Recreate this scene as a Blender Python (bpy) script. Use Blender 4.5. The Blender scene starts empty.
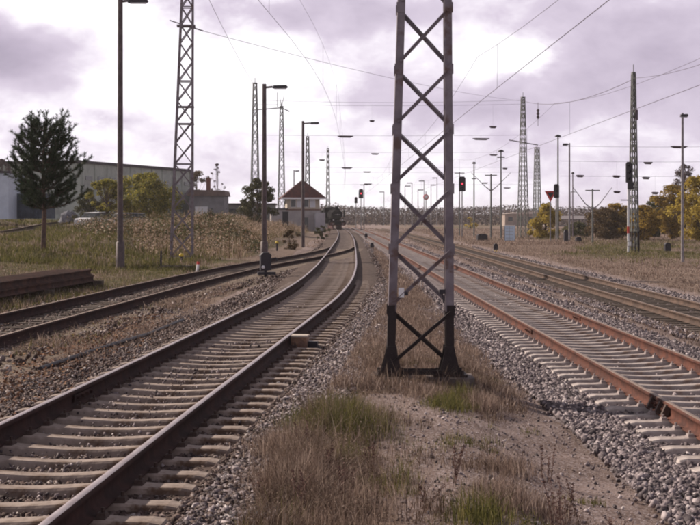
import bpy, math, random
import numpy as np
from mathutils import Vector, Matrix
random.seed(7); rng = np.random.default_rng(7)
R = math.radians
scn = bpy.context.scene
C = scn.collection
# ------------------------------------------------------------------ camera
F = 1450.0; CX = 350.0; HY = 218.0; CH = 2.0        # focal length in photo pixels, horizon row, eye height
cd = bpy.data.cameras.new('camera'); cam = bpy.data.objects.new('camera', cd); C.objects.link(cam)
cam.location = (0, 0, CH); cam.rotation_euler = (R(90), 0, 0)
cd.sensor_width = 36; cd.lens = 36*F/700; cd.shift_y = -(262.5-HY)/700
cd.clip_start = .1; cd.clip_end = 9000
scn.camera = cam
# ------------------------------------------------------------------ light
SUN_AZ, SUN_EL = -58.0, 31.0
sd = bpy.data.lights.new('sun', 'SUN'); sd.energy = 5.0; sd.angle = R(1.2); sd.color = (1, .87, .72)
so = bpy.data.objects.new('sun', sd); C.objects.link(so)
sv = Vector((math.sin(R(SUN_AZ))*math.cos(R(SUN_EL)), math.cos(R(SUN_AZ))*math.cos(R(SUN_EL)), math.sin(R(SUN_EL))))
so.rotation_euler = sv.to_track_quat('Z', 'Y').to_euler()
scn.view_settings.view_transform = 'Standard'; scn.view_settings.look = 'None'
scn.view_settings.exposure = .32; scn.view_settings.gamma = 1
scn.cycles.use_denoising = True
scn.cycles.max_bounces = 6; scn.cycles.transparent_max_bounces = 8
scn.cycles.filter_width = 2.1

# small node helper
class NT:
    def __init__(s, nt): s.t = nt
    def n(s, typ, **kw):
        nd = s.t.nodes.new(typ)
        for k, v in kw.items(): setattr(nd, k, v)
        return nd
    def put(s, sock, v):
        if isinstance(v, bpy.types.NodeSocket): s.t.links.new(v, sock)
        elif v is not None:
            sock.default_value = v
    def m(s, op, a, b=None, c=None, clamp=False):
        nd = s.n('ShaderNodeMath', operation=op, use_clamp=clamp)
        s.put(nd.inputs[0], a)
        if b is not None: s.put(nd.inputs[1], b)
        if c is not None: s.put(nd.inputs[2], c)
        return nd.outputs[0]
    def mix(s, f, a, b, blend='MIX'):
        nd = s.n('ShaderNodeMix', data_type='RGBA', blend_type=blend)
        s.put(nd.inputs[0], f)
        s.put(nd.inputs[6], a if isinstance(a, bpy.types.NodeSocket) else (*a, 1))
        s.put(nd.inputs[7], b if isinstance(b, bpy.types.NodeSocket) else (*b, 1))
        return nd.outputs[2]
    def noise(s, vec, scale, detail=4, rough=.55, dist=0):
        nd = s.n('ShaderNodeTexNoise'); s.put(nd.inputs['Vector'], vec)
        nd.inputs['Scale'].default_value = scale; nd.inputs['Detail'].default_value = detail
        nd.inputs['Roughness'].default_value = rough; nd.inputs['Distortion'].default_value = dist
        return nd.outputs['Fac']
    def ramp(s, f, stops, interp='LINEAR'):
        nd = s.n('ShaderNodeValToRGB'); s.put(nd.inputs[0], f); cr = nd.color_ramp; cr.interpolation = interp
        while len(cr.elements) < len(stops): cr.elements.new(.5)
        for e, (p, c) in zip(cr.elements, stops):
            e.position = p; e.color = (*c, 1) if len(c) == 3 else c
        return nd.outputs[0]
    def rng(s, v, a, b, c=0, d=1, smooth=True):
        nd = s.n('ShaderNodeMapRange'); nd.interpolation_type = 'SMOOTHSTEP' if smooth else 'LINEAR'
        for i, x in enumerate((v, a, b, c, d)): s.put(nd.inputs[i], x)
        return nd.outputs[0]

w = bpy.data.worlds.new('World'); scn.world = w; w.use_nodes = True
nt = w.node_tree; nt.nodes.clear(); N = NT(nt)
sky = N.n('ShaderNodeTexSky', sky_type='NISHITA'); sky.sun_disc = False
sky.sun_elevation = R(SUN_EL); sky.sun_rotation = R(SUN_AZ); sky.air_density = 1.2; sky.dust_density = 2
tc = N.n('ShaderNodeTexCoord'); sp = N.n('ShaderNodeSeparateXYZ'); nt.links.new(tc.outputs['Generated'], sp.inputs[0])
az = N.m('ARCTAN2', sp.outputs[0], sp.outputs[1]); el = N.m('ARCSINE', sp.outputs[2])
cb = N.n('ShaderNodeCombineXYZ'); N.put(cb.inputs[0], az); N.put(cb.inputs[1], N.m('MULTIPLY', el, 1.7)); V = cb.outputs[0]
n1 = N.noise(V, 9, 6, .6); n2 = N.noise(V, 34, 6, .62, .3); n3 = N.noise(V, 4, 5, .55)
nw = N.noise(V, 22, 3, .5); nw2 = N.noise(N.m('ADD', az, 3.1), 22, 3, .5)
azw = N.m('ADD', az, N.m('MULTIPLY', N.m('SUBTRACT', n1, .5), .10)); elw = N.m('ADD', el, N.m('MULTIPLY', N.m('SUBTRACT', nw, .5), .035))
def blob(px, py, rx, ry, amp):
    a = N.m('DIVIDE', N.m('SUBTRACT', azw, (px-CX)/F), rx/F); e = N.m('DIVIDE', N.m('SUBTRACT', elw, (HY-py)/F), ry/F)
    g = N.m('EXPONENT', N.m('MULTIPLY', N.m('ADD', N.m('MULTIPLY', a, a), N.m('MULTIPLY', e, e)), -1.0))
    return N.m('MULTIPLY', g, amp)
CLOUDS = [(590, 80, 150, 46, .42), (470, 108, 80, 18, .24), (700, 80, 60, 60, .12), (300, 14, 105, 20, .52), (20, 62, 55, 30, .85), (505, 118, 60, 14, .14), (400, 12, 50, 22, .25),
          (128, 122, 34, 10, .30), (640, 20, 120, 34, .30), (370, 100, 50, 24, .18), (490, 58, 36, 26, -.75), (610, 6, 60, 8, -.12), (200, 90, 110, 40, -.25), (20, 140, 30, 12, .25), (120, 12, 60, 16, -.25), (600, 165, 160, 24, .06), (60, 20, 60, 12, -.2), (260, 150, 90, 20, .10)]
d = N.m('ADD', N.m('MULTIPLY', N.m('SUBTRACT', n1, .40), .85), N.m('MULTIPLY', N.m('SUBTRACT', n2, .5), .55))
for b in CLOUDS: d = N.m('ADD', d, blob(*b))
# away from the photographed part of the sky: broken clouds from plain noise
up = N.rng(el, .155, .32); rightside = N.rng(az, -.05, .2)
d = N.m('ADD', d, N.m('MULTIPLY', rightside, .10))
cloudcol = N.ramp(d, [(0.0, (.96, .93, .97)), (.14, (.80, .745, .82)), (.34, (.60, .53, .635)), (.75, (.445, .385, .485)), (1.0, (.38, .33, .42))])
# unseen clouds overhead are darkened to cut ambient light and deepen contrast
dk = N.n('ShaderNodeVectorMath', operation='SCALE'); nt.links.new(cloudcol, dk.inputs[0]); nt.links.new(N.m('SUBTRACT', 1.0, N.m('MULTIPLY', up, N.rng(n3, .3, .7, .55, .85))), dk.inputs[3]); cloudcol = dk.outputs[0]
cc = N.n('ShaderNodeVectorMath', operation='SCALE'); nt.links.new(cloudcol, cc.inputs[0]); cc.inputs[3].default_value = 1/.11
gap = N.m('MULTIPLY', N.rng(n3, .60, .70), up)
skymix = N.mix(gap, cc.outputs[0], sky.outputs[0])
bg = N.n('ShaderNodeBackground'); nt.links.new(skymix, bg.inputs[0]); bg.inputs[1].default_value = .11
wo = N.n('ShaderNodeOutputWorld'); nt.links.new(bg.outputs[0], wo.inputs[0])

# ------------------------------------------------------------------ materials
MATS = {}
def mat(name, col, rough=.8, metal=0, var=.25, scale=6, col2=None, bump=0, spec=.3, bscale=None, island=None, trans=0, detail=5, stain=None):
    """Procedural: base colour varied by object-space noise; island = colour ramp by random per mesh island."""
    if name in MATS: return MATS[name]
    m = bpy.data.materials.new(name); m.use_nodes = True; nt = m.node_tree; nt.nodes.clear(); N = NT(nt)
    out = N.n('ShaderNodeOutputMaterial'); p = N.n('ShaderNodeBsdfPrincipled')
    p.inputs['Roughness'].default_value = rough; p.inputs['Metallic'].default_value = metal
    p.inputs['Specular IOR Level'].default_value = spec
    tc = N.n('ShaderNodeTexCoord'); v = tc.outputs['Object']
    nf = N.noise(v, scale, detail, .6)
    if island:
        g = N.n('ShaderNodeNewGeometry'); base = N.ramp(g.outputs['Random Per Island'], island)
    elif col2: base = N.mix(N.rng(nf, .38, .62), col, col2)
    else: base = N.mix(0, col, col)
    k = N.rng(N.noise(v, scale*3.7, 4, .6), .2, .8, 1-var, 1+var, False)
    sc = N.n('ShaderNodeVectorMath', operation='SCALE'); nt.links.new(base, sc.inputs[0]); nt.links.new(k, sc.inputs[3])
    colr = sc.outputs[0]
    if stain:
        colr = N.mix(N.rng(N.noise(v, stain[1], 6, .65), .52, .66), colr, stain[0])
    nt.links.new(colr, p.inputs['Base Color'])
    if bump:
        b = N.n('ShaderNodeBump'); b.inputs['Strength'].default_value = bump; b.inputs['Distance'].default_value = .02
        nt.links.new(N.noise(v, bscale or scale*5, 5, .6), b.inputs['Height']); nt.links.new(b.outputs[0], p.inputs['Normal'])
    sh = p.outputs[0]
    if trans:
        t = N.n('ShaderNodeBsdfTranslucent'); nt.links.new(colr, t.inputs[0])
        ms = N.n('ShaderNodeMixShader'); ms.inputs[0].default_value = trans
        nt.links.new(sh, ms.inputs[1]); nt.links.new(t.outputs[0], ms.inputs[2]); sh = ms.outputs[0]
    nt.links.new(sh, out.inputs[0]); MATS[name] = m; return m
def emit(name, col, s):
    m = bpy.data.materials.new(name); m.use_nodes = True; nt = m.node_tree; nt.nodes.clear(); N = NT(nt)
    e = N.n('ShaderNodeEmission'); e.inputs[0].default_value = (*col, 1); e.inputs[1].default_value = s
    o = N.n('ShaderNodeOutputMaterial'); nt.links.new(e.outputs[0], o.inputs[0]); return m

M_rail_dark = mat('rusty_rail_brown', (.05, .024, .022), .85, 0, .35, 3, (.032, .018, .018), .3, spec=.15)
M_rail_or = mat('rusty_rail_orange', (.115, .046, .034), .85, 0, .4, 3, (.065, .03, .026), .3, spec=.15)
M_rail_tan = mat('weathered_rail', (.115, .075, .06), .8, 0, .3, 3, (.07, .047, .04), .3, spec=.15)
M_head = mat('polished_rail_head', (.50, .43, .45), .38, .75, .2, 5, (.40, .32, .33))
M_head_d = mat('dull_rail_head', (.30, .225, .20), .6, .25, .25, 5, (.25, .19, .16))
M_conc_l = mat('sleeper_concrete_worn', (.34, .275, .25), .9, 0, .3, 2.5, (.23, .18, .16), .5, stain=((.12, .075, .055), 3))
M_conc_r = mat('sleeper_concrete_pale', (.44, .385, .375), .9, 0, .25, 2.5, (.33, .28, .275), .5, stain=((.22, .155, .13), 3.5))
M_wood_s = mat('sleeper_timber_old', (.12, .09, .075), .9, 0, .3, 5, (.07, .055, .05), .6)
M_clip = mat('rail_clip_steel', (.07, .045, .04), .7, .3, .3, 20)
M_clip_r = mat('rail_clip_dusty', (.30, .25, .25), .8, .1, .3, 20)
M_mast = mat('mast_grey_paint', (.225, .195, .225), .55, .1, .12, 3, (.16, .135, .16), .15, stain=((.13, .085, .08), 4))
M_black = mat('bitumen_black', (.022, .014, .016), .6, 0, .3, 10, bump=.3)
M_steel = mat('galvanised_steel', (.27, .26, .28), .55, .4, .15, 4, (.2, .19, .21))
M_green = mat('mast_green_paint', (.175, .185, .175), .6, .1, .2, 4, (.12, .12, .125))
M_pole = mat('lamp_pole_brown', (.115, .085, .09), .6, .1, .2, 4, (.08, .06, .065))
M_polep = mat('lamp_pole_pale', (.30, .28, .30), .6, .1, .2, 4, (.22, .2, .22))
M_dark = mat('dark_enamel', (.03, .026, .035), .5, 0, .2, 10)
M_white = mat('white_enamel', (.75, .74, .78), .5, 0, .1, 10)
M_red = mat('red_enamel', (.5, .05, .05), .5, 0, .1, 10)
M_yellow = mat('yellow_enamel', (.62, .46, .06), .5, 0, .1, 10)
M_lampglass = mat('lamp_glass', (.55, .55, .62), .25, 0, .05, 5, spec=.5)
M_wire = mat('wire_copper_dark', (.09, .075, .09), .6, .3, .1, 3)
M_insul = mat('insulator_brown', (.07, .045, .06), .4, 0, .1, 10)
M_redlight = emit('red_signal_light', (1, .06, .10), 1.3)
M_bark = mat('bark_brown', (.11, .08, .065), .9, 0, .3, 8, (.07, .05, .045), .6)
M_pinebark = mat('pine_bark', (.13, .08, .065), .9, 0, .3, 8, (.08, .055, .05), .6)
M_needle = mat('pine_needles', (0, 0, 0), .7, 0, .2, 3, island=[(0, (.018, .030, .018)), (.6, (.035, .055, .028)), (1, (.065, .085, .04))], trans=.15)
M_leafy = mat('leaves_yellow_green', (0, 0, 0), .7, 0, .2, 3, island=[(0, (.07, .07, .02)), (.5, (.21, .20, .045)), (.85, (.36, .31, .07)), (1, (.42, .34, .09))], trans=.45)
M_leafdg = mat('leaves_dull_green', (0, 0, 0), .7, 0, .2, 3, island=[(0, (.045, .05, .022)), (.6, (.09, .09, .04)), (1, (.15, .13, .06))], trans=.2)
M_leafor = mat('leaves_orange', (0, 0, 0), .7, 0, .2, 3, island=[(0, (.10, .07, .022)), (.5, (.33, .22, .05)), (.85, (.44, .29, .06)), (1, (.46, .34, .07))], trans=.45)
M_leafye = mat('leaves_yellow', (0, 0, 0), .7, 0, .2, 3, island=[(0, (.15, .11, .03)), (.5, (.42, .31, .06)), (1, (.62, .48, .11))], trans=.45)
M_leafbr = mat('leaves_brown', (0, 0, 0), .7, 0, .2, 3, island=[(0, (.07, .05, .03)), (.6, (.14, .09, .05)), (1, (.20, .14, .06))], trans=.2)
M_bare = mat('bare_twigs', (0, 0, 0), .9, 0, .2, 3, island=[(0, (.09, .065, .065)), (1, (.19, .14, .14))])
M_wood_far = mat('wood_far', (0, 0, 0), .9, 0, .2, .05, island=[(0, (.06, .042, .045)), (.6, (.10, .072, .07)), (.93, (.135, .095, .08)), (1, (.18, .13, .07))])
M_dry = mat('dry_grass', (0, 0, 0), .85, 0, .3, .9, island=[(0, (.065, .043, .036)), (.4, (.18, .125, .103)), (.8, (.34, .25, .21)), (1, (.60, .48, .41))], trans=.35)
M_dry2 = mat('dry_weeds_dark', (0, 0, 0), .85, 0, .3, .9, island=[(0, (.05, .03, .025)), (.5, (.12, .08, .062)), (.88, (.27, .195, .155)), (1, (.48, .38, .31))], trans=.3)
M_grn = mat('green_grass', (0, 0, 0), .8, 0, .3, .9, island=[(0, (.035, .036, .014)), (.5, (.095, .095, .028)), (.85, (.18, .16, .05)), (1, (.30, .25, .11))], trans=.35)
M_reed = mat('reed_plumes', (0, 0, 0), .85, 0, .3, .5, island=[(0, (.15, .095, .06)), (.4, (.28, .20, .14)), (.8, (.43, .32, .25)), (1, (.58, .46, .39))], trans=.3)
M_weed = mat('weed_brown', (.10, .055, .05), .9, 0, .3, 12, island=[(0, (.07, .035, .035)), (1, (.22, .13, .11))])
M_stone_l = mat('ballast_stone_old', (0, 0, 0), .85, 0, .25, 30, island=[(0, (.03, .018, .018)), (.45, (.085, .055, .05)), (.8, (.17, .125, .12)), (.96, (.25, .21, .21)), (1, (.45, .4, .4))])
M_stone_g = mat('ballast_stone_grey', (0, 0, 0), .8, 0, .25, 30, island=[(0, (.05, .04, .047)), (.4, (.13, .104, .115)), (.8, (.25, .205, .22)), (.95, (.38, .325, .345)), (1, (.58, .52, .53))])
M_bed_l = mat('ballast_bed_old', (.06, .038, .033), .95, 0, .45, 7, (.11, .075, .065), .8, bscale=40)
M_bed_g = mat('ballast_bed_grey', (.15, .12, .13), .95, 0, .5, 8, (.25, .21, .225), .8, bscale=40)
M_bed_s = mat('ballast_bed_overgrown', (.13, .09, .07), .95, 0, .45, 4, (.19, .15, .12), .8, bscale=30)

# ------------------------------------------------------------------ mesh helpers
class MB:
    def __init__(s): s.v = []; s.f = []; s.mi = []; s.sm = []
    def add(s, vs, fs, mi=0, smooth=False):
        o = len(s.v); s.v += [tuple(x) for x in vs]
        for f in fs: s.f.append([i+o for i in f]); s.mi.append(mi); s.sm.append(smooth)
        return s
    def box(s, c, d, mi=0, rz=0, taper=1.0):
        hx, hy, hz = d[0]/2, d[1]/2, d[2]/2; vs = []
        cr, sr = math.cos(rz), math.sin(rz)
        for z in (-1, 1):
            k = taper if z > 0 else 1
            for x, y in ((-1, -1), (1, -1), (1, 1), (-1, 1)):
                X, Y = x*hx*k, y*hy*k
                vs.append((c[0]+X*cr-Y*sr, c[1]+X*sr+Y*cr, c[2]+z*hz))
        return s.add(vs, [(0, 3, 2, 1), (4, 5, 6, 7), (0, 1, 5, 4), (1, 2, 6, 5), (2, 3, 7, 6), (3, 0, 4, 7)], mi)
    def bar(s, p0, p1, a, b, mi=0, up=(0, 1, 0)):
        p0, p1 = Vector(p0), Vector(p1); t = (p1-p0).normalized(); u = Vector(up)
        if abs(t.dot(u)) > .95: u = Vector((1, 0, 0))
        x = t.cross(u).normalized(); y = x.cross(t).normalized(); vs = []
        for p in (p0, p1):
            for i, j in ((-1, -1), (1, -1), (1, 1), (-1, 1)): vs.append(p+x*(i*a/2)+y*(j*b/2))
        return s.add(vs, [(0, 3, 2, 1), (4, 5, 6, 7), (0, 1, 5, 4), (1, 2, 6, 5), (2, 3, 7, 6), (3, 0, 4, 7)], mi)
    def tube(s, pts, rad, n=8, mi=0, cap=True, smooth=True):
        pts = [Vector(p) for p in pts]
        if not hasattr(rad, '__len__'): rad = [rad]*len(pts)
        vs = []; fs = []; px = None
        for i, p in enumerate(pts):
            t = (pts[min(i+1, len(pts)-1)]-pts[max(i-1, 0)]).normalized()
            if px is None: px = t.orthogonal().normalized()
            px = (px-t*px.dot(t)).normalized(); py = t.cross(px)
            for k in range(n):
                a = 2*math.pi*k/n; vs.append(p+(px*math.cos(a)+py*math.sin(a))*rad[i])
        for i in range(len(pts)-1):
            for k in range(n): fs.append((i*n+k, i*n+(k+1) % n, (i+1)*n+(k+1) % n, (i+1)*n+k))
        s.add(vs, fs, mi, smooth)
        if cap: 
            s.add(vs[:n], [tuple(range(n))[::-1]], mi); s.add(vs[-n:], [tuple(range(n))], mi)
        return s
    def lathe(s, c, prof, n=12, mi=0, axis='z', smooth=True):
        vs = []; fs = []
        for r, z in prof:
            for k in range(n):
                a = 2*math.pi*k/n; q = (r*math.cos(a), r*math.sin(a), z)
                if axis == 'y': q = (q[0], q[2], q[1])
                if axis == 'x': q = (q[2], q[0], q[1])
                vs.append((c[0]+q[0], c[1]+q[1], c[2]+q[2]))
        for i in range(len(prof)-1):
            for k in range(n): fs.append((i*n+k, i*n+(k+1) % n, (i+1)*n+(k+1) % n, (i+1)*n+k))
        fs.append(tuple(range(n))[::-1]); fs.append(tuple((len(prof)-1)*n+k for k in range(n)))
        return s.add(vs, fs, mi, smooth)
    def prism(s, poly, y0, y1, mi=0, axis='y'):
        n = len(poly)
        f = {'y': lambda a, b, t: (a, t, b), 'x': lambda a, b, t: (t, a, b), 'z': lambda a, b, t: (a, b, t)}[axis]
        vs = [f(a, b, y0) for a, b in poly]+[f(a, b, y1) for a, b in poly]
        fs = [tuple(range(n)), tuple(range(n, 2*n))[::-1]]+[(i, i+n, (i+1) % n+n, (i+1) % n) for i in range(n)]
        return s.add(vs, fs, mi)
    def build(s, name, mats, parent=None, loc=None):
        me = bpy.data.meshes.new(name); me.from_pydata([tuple(v) for v in s.v], [], s.f)
        if not isinstance(mats, (list, tuple)): mats = [mats]
        for m in mats: me.materials.append(m)
        me.polygons.foreach_set('material_index', s.mi); me.polygons.foreach_set('use_smooth', s.sm); me.update()
        o = bpy.data.objects.new(name, me); C.objects.link(o)
        if parent: o.parent = parent
        if loc: o.location = loc
        return o
def npmesh(name, V, Fc, m, parent=None, smooth=False):
    """fast mesh from arrays: V (n,3), Fc (m,k)"""
    me = bpy.data.meshes.new(name); V = np.ascontiguousarray(V, np.float32); Fc = np.ascontiguousarray(Fc, np.int32); k = Fc.shape[1]
    me.vertices.add(len(V)); me.vertices.foreach_set('co', V.ravel())
    me.loops.add(Fc.size); me.loops.foreach_set('vertex_index', Fc.ravel())
    me.polygons.add(len(Fc)); me.polygons.foreach_set('loop_start', np.arange(len(Fc), dtype=np.int32)*k)
    if smooth: me.polygons.foreach_set('use_smooth', np.ones(len(Fc), bool))
    me.materials.append(m); me.update(calc_edges=True)
    o = bpy.data.objects.new(name, me); C.objects.link(o)
    if parent: o.parent = parent
    return o
def tag(o, label=None, cat=None, group=None, kind=None):
    if label: o['label'] = label
    if cat: o['category'] = cat
    if group: o['group'] = group
    if kind: o['kind'] = kind
    return o
def thing(name, label, cat, loc=(0, 0, 0), rz=0, group=None):
    o = bpy.data.objects.new(name, None); C.objects.link(o); o.location = loc; o.rotation_euler = (0, 0, rz)
    o.empty_display_size = .2
    return tag(o, label, cat, group)
def at(px, py, Y): return Vector(((px-CX)*Y/F, Y, CH-(py-HY)*Y/F))
def ZG(px, Y): return (px-CX)*Y/F
def sstep(x, a, b):
    t = np.clip((x-a)/(b-a), 0, 1); return t*t*(3-2*t)

# ------------------------------------------------------------------ terrain
CPTS = []
def cp(x, y, z): CPTS.append((x, y, z))
for y in (-20, 0, 6, 10, 14, 20, 28, 40, 55, 75, 100, 140, 200, 280):
    cp(0.4, y, 0); cp(-3.6, y, -.02); cp(2.7, y, -.27); cp(6.4, y, -.40); cp(8.8, y, -.52); cp(-2, y, -.03); cp(4.2, y, -.3)
for y in (0, 10, 20, 30, 45): cp(-6, y, -.02); cp(-9, y, 0); cp(-14, y, .05); cp(-25, y, .2)
for y in (10, 30, 50, 75, 110, 160, 230, 320): cp(13, y, -.5); cp(20, y, -.48); cp(35, y, -.48); cp(60, y, -.45)
cp(-9, 56, 0); cp(-12.7, 60, .66); cp(-8, 70, .02); cp(-4.6, 72, 0); cp(-5.6, 84, .05); cp(-6, 62, 0); cp(-15, 50, .35)
cp(-11.5, 56, .25)
for x, y, z in ((-20, 75, 1.0), (-21, 85, 1.05), (-26.4, 120, 1.3), (-30, 150, 1.5), (-31, 172, 1.62), (-28, 105, 1.15), (-14, 80, 1.0), (-12, 95, 1.15), (-17, 100, 1.05), (-22, 130, .95), (-24, 150, .75),
                (-10.5, 110, 1.1), (-12, 130, 1.4), (-14, 160, 1.6), (-8, 150, .9), (-7, 110, .45), (-6, 180, .3), (-5, 210, .15), (-15, 200, 1.4), (-32, 200, 1.6), (-25, 225, 1.5), (-45, 150, 2.7),
                (-35, 130, 2.2), (-50, 180, 3.2), (-60, 230, 3.4), (-10, 260, .5), (-4, 320, -.1), (-5, 370, -.2), (-60, 120, 2.8), (-80, 200, 3.2), (-40, 100, 1.8)): cp(x, y, z)
for x in (-400, -200, -100, -40, 0, 40, 100, 200, 400):
    for y in (450, 700, 1500, 3000): cp(x, y, -.4)
for x in (-60, -30, 0, 30, 60): cp(x, -40, 0)
CP = np.array(CPTS)
def warp(x, y):
    yy = np.maximum(y, 0)+12
    return 14*x/yy**.8, 9*np.log(yy)
cu, cv = warp(CP[:, 0], CP[:, 1])
def hgt(x, y):
    x = np.asarray(x, float); y = np.asarray(y, float); sh = x.shape; x = x.ravel(); y = y.ravel()
    out = np.empty(len(x))
    for s in range(0, len(x), 20000):
        u, v = warp(x[s:s+20000], y[s:s+20000])
        d2 = (u[:, None]-cu)**2+(v[:, None]-cv)**2
        ww = 1/(d2+.05)**1.8
        out[s:s+20000] = (ww*CP[:, 2]).sum(1)/ww.sum(1)
    return out.reshape(sh)
def vn(x, y, s, seed=0):
    """smooth value noise 0..1"""
    x = np.asarray(x, float)/s+seed*17.3; y = np.asarray(y, float)/s+seed*9.1
    xi = np.floor(x).astype(np.int64); yi = np.floor(y).astype(np.int64); fx = x-xi; fy = y-yi
    fx = fx*fx*(3-2*fx); fy = fy*fy*(3-2*fy)
    def h(a, b):
        n = (a*374761393+b*668265263+seed*1442695) & 0x7fffffff; n = ((n ^ (n >> 13))*1274126177) & 0x7fffffff
        return ((n ^ (n >> 16)) & 0xffff)/65535.0
    return (h(xi, yi)*(1-fx)+h(xi+1, yi)*fx)*(1-fy)+(h(xi, yi+1)*(1-fx)+h(xi+1, yi+1)*fx)*fy

# ------------------------------------------------------------------ track paths
def spline(pts):
    """Catmull-Rom through points, resampled about every 0.5 m -> array (n,3)"""
    P = [Vector(p) for p in pts]; P = [P[0]*2-P[1]]+P+[P[-1]*2-P[-2]]; out = []
    for i in range(1, len(P)-2):
        a, b, c, d_ = P[i-1:i+3]
        # centripetal-ish tangents scaled by segment length
        L = (c-b).length; m1 = ((c-b)/L+(b-a)/max((b-a).length, .01))*.5*L; m2 = ((d_-c)/max((d_-c).length, .01)+(c-b)/L)*.5*L
        n = max(2, int(L/.5))
        for k in range(n):
            t = k/n; out.append(b*(2*t**3-3*t*t+1)+m1*(t**3-2*t*t+t)+c*(-2*t**3+3*t*t)+m2*(t**3-t*t))
    out.append(P[-2]); A = np.array([tuple(v) for v in out])
    s = np.r_[0, np.cumsum(np.linalg.norm(np.diff(A[:, :2], axis=0), axis=1))]
    q = np.arange(0, s[-1], .5)
    return np.stack([np.interp(q, s, A[:, i]) for i in range(3)], 1)
# centre line x, y and height of the rail head
P_MAIN = [(-3.22, -3, .2), (-2.35, 12, .2), (-1.92, 18.8, .2), (-1.47, 26, .2), (-1.05, 33, .2), (-.72, 42, .2), (-.55, 52, .2), (-.46, 70, .18), (-.42, 95, .15), (-.42, 130, .12), (-.9, 200, .08), (-2.6, 300, .0), (-6, 420, -.1)]
P_SIDE = [(-7.3, 4, .16), (-6.55, 15, .16), (-6.1, 25, .16), (-5.6, 33, .17), (-5.15, 40, .18), (-4.62, 47, .18), (-3.75, 57, .18), (-2.6, 66, .18), (-1.55, 76, .175), (-.8, 86, .17), (-.46, 95, .155)]
P_R1 = [(4.35, -3, -.05), (4.32, 14, -.05), (4.2, 25, -.05), (4.06, 36, -.04), (3.85, 55, -.02), (3.65, 75, 0), (3.3, 110, 0), (2.6, 180, 0), (1.6, 260, -.03), (.2, 360, -.1)]
P_R2 = [(8.95, 10, -.32), (8.85, 30, -.32), (8.8, 40, -.32), (8.75, 70, -.32), (8.7, 110, -.3), (8.6, 160, -.28), (8.0, 230, -.28), (6.5, 330, -.3)]
P_UP = [(-20.5, 58, 1.08), (-20.3, 72, 1.08), (-21.0, 86, 1.12), (-23.4, 104, 1.2), (-26.4, 124, 1.36), (-29.5, 148, 1.6), (-31.8, 175, 1.74), (-33, 200, 1.8)]
TR = {k: spline(v) for k, v in dict(main=P_MAIN, side=P_SIDE, r1=P_R1, r2=P_R2, up=P_UP).items()}
def frame(A):
    t = np.gradient(A, axis=0); t[:, 2] = 0; t /= np.linalg.norm(t, axis=1)[:, None]
    n = np.stack([t[:, 1], -t[:, 0], np.zeros(len(t))], 1)   # right-hand normal
    return t, n
def sweep(A, off, prof, close=True):
    """profile [(lateral, z)] swept along path at lateral offset"""
    t, n = frame(A); prof = np.array(prof); k = len(prof); m = len(A)
    base = A+n*off
    V = base[:, None, :]+n[:, None, :]*prof[None, :, 0, None]+np.array([0, 0, 1.])*prof[None, :, 1, None]
    idx = np.arange(m*k).reshape(m, k); F_ = []
    kk = range(k) if close else range(k-1)
    for j in kk:
        j2 = (j+1) % k; F_.append(np.stack([idx[:-1, j], idx[:-1, j2], idx[1:, j2], idx[1:, j]], 1))
    if close and k == 16:
        for r_ in (idx[0], idx[-1]): F_ += [np.array([[r_[q] for q in c_]]) for c_ in ((0, 1, 2, 15), (15, 2, 3, 14), (14, 3, 4, 13), (13, 4, 5, 12), (12, 5, 6, 11), (11, 6, 7, 10), (10, 7, 8, 9))]
    return V.reshape(-1, 3), F_
RP = [(-.075, -.172), (.075, -.172), (.075, -.160), (.02, -.145), (.009, -.125), (.009, -.052), (.036, -.038), (.0362, -.008), (.028, 0), (-.028, 0), (-.0362, -.008), (-.036, -.038), (-.009, -.052), (-.009, -.125), (-.02, -.145), (-.075, -.160)]
def rail(A, off, side_m, head_m, parent, rz=None):
    V, Fs = sweep(A, off, RP); mi = []
    allF = np.concatenate(Fs)
    for j, f in enumerate(Fs): mi += [1 if j in (8,) else 0]*len(f)
    o = npmesh('rail', V, allF, side_m, parent); o.data.materials.append(head_m)
    o.data.polygons.foreach_set('material_index', np.array(mi, np.int32)); return o
def sleeper_mesh(m, kind):
    """concrete sleeper, thinner in the middle, shoulders under the rails; local x across the track, top under the rail at z=0"""
    mb = MB(); rng_ = random.Random(3)
    if kind == 'concrete':
        st = [(-1.3, -.05, .085, .12), (-1.275, -.014, .10, .14), (-1.2, 0, .098, .15), (-1.0, 0, .09, .15), (-.9, .008, .092, .15), (-.6, .008, .09, .15), (-.5, -.002, .082, .15), (-.15, -.022, .075, .14), (0, -.025, .075, .14)]
    else: st = [(-1.3, -.01, .12, .125), (-1.29, 0, .125, .13), (0, 0, .125, .13)]
    st = st+[(-a, b, c, d_) for a, b, c, d_ in st[-2::-1]]
    vs = []; fs = []
    for x, z, tw, bw in st:
        vs += [(x, -bw, -.2), (x, -tw-.014, z-.016), (x, -tw, z), (x, tw, z), (x, tw+.014, z-.016), (x, bw, -.2)]
    for i in range(len(st)-1):
        for k in range(5): fs.append((i*6+k, i*6+6+k, i*6+7+k, i*6+1+k))
    fs.append(tuple(range(6))); fs.append(tuple((len(st)-1)*6+k for k in range(6))[::-1])
    mb.add(vs, fs, 0); return mb
def clip_mb():
    mb = MB()
    mb.box((0, 0, .006), (.30, .15, .02))
    for s in (-1, 1):
        mb.box((s*.115, 0, .028), (.07, .11, .03), taper=.8); mb.tube([(s*.12, 0, .03), (s*.12, 0, .075)], .014, 6)
    return mb
FRUST = lambda x, y: (y > 6) & (np.abs(x) < .245*y+1.2)
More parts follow.
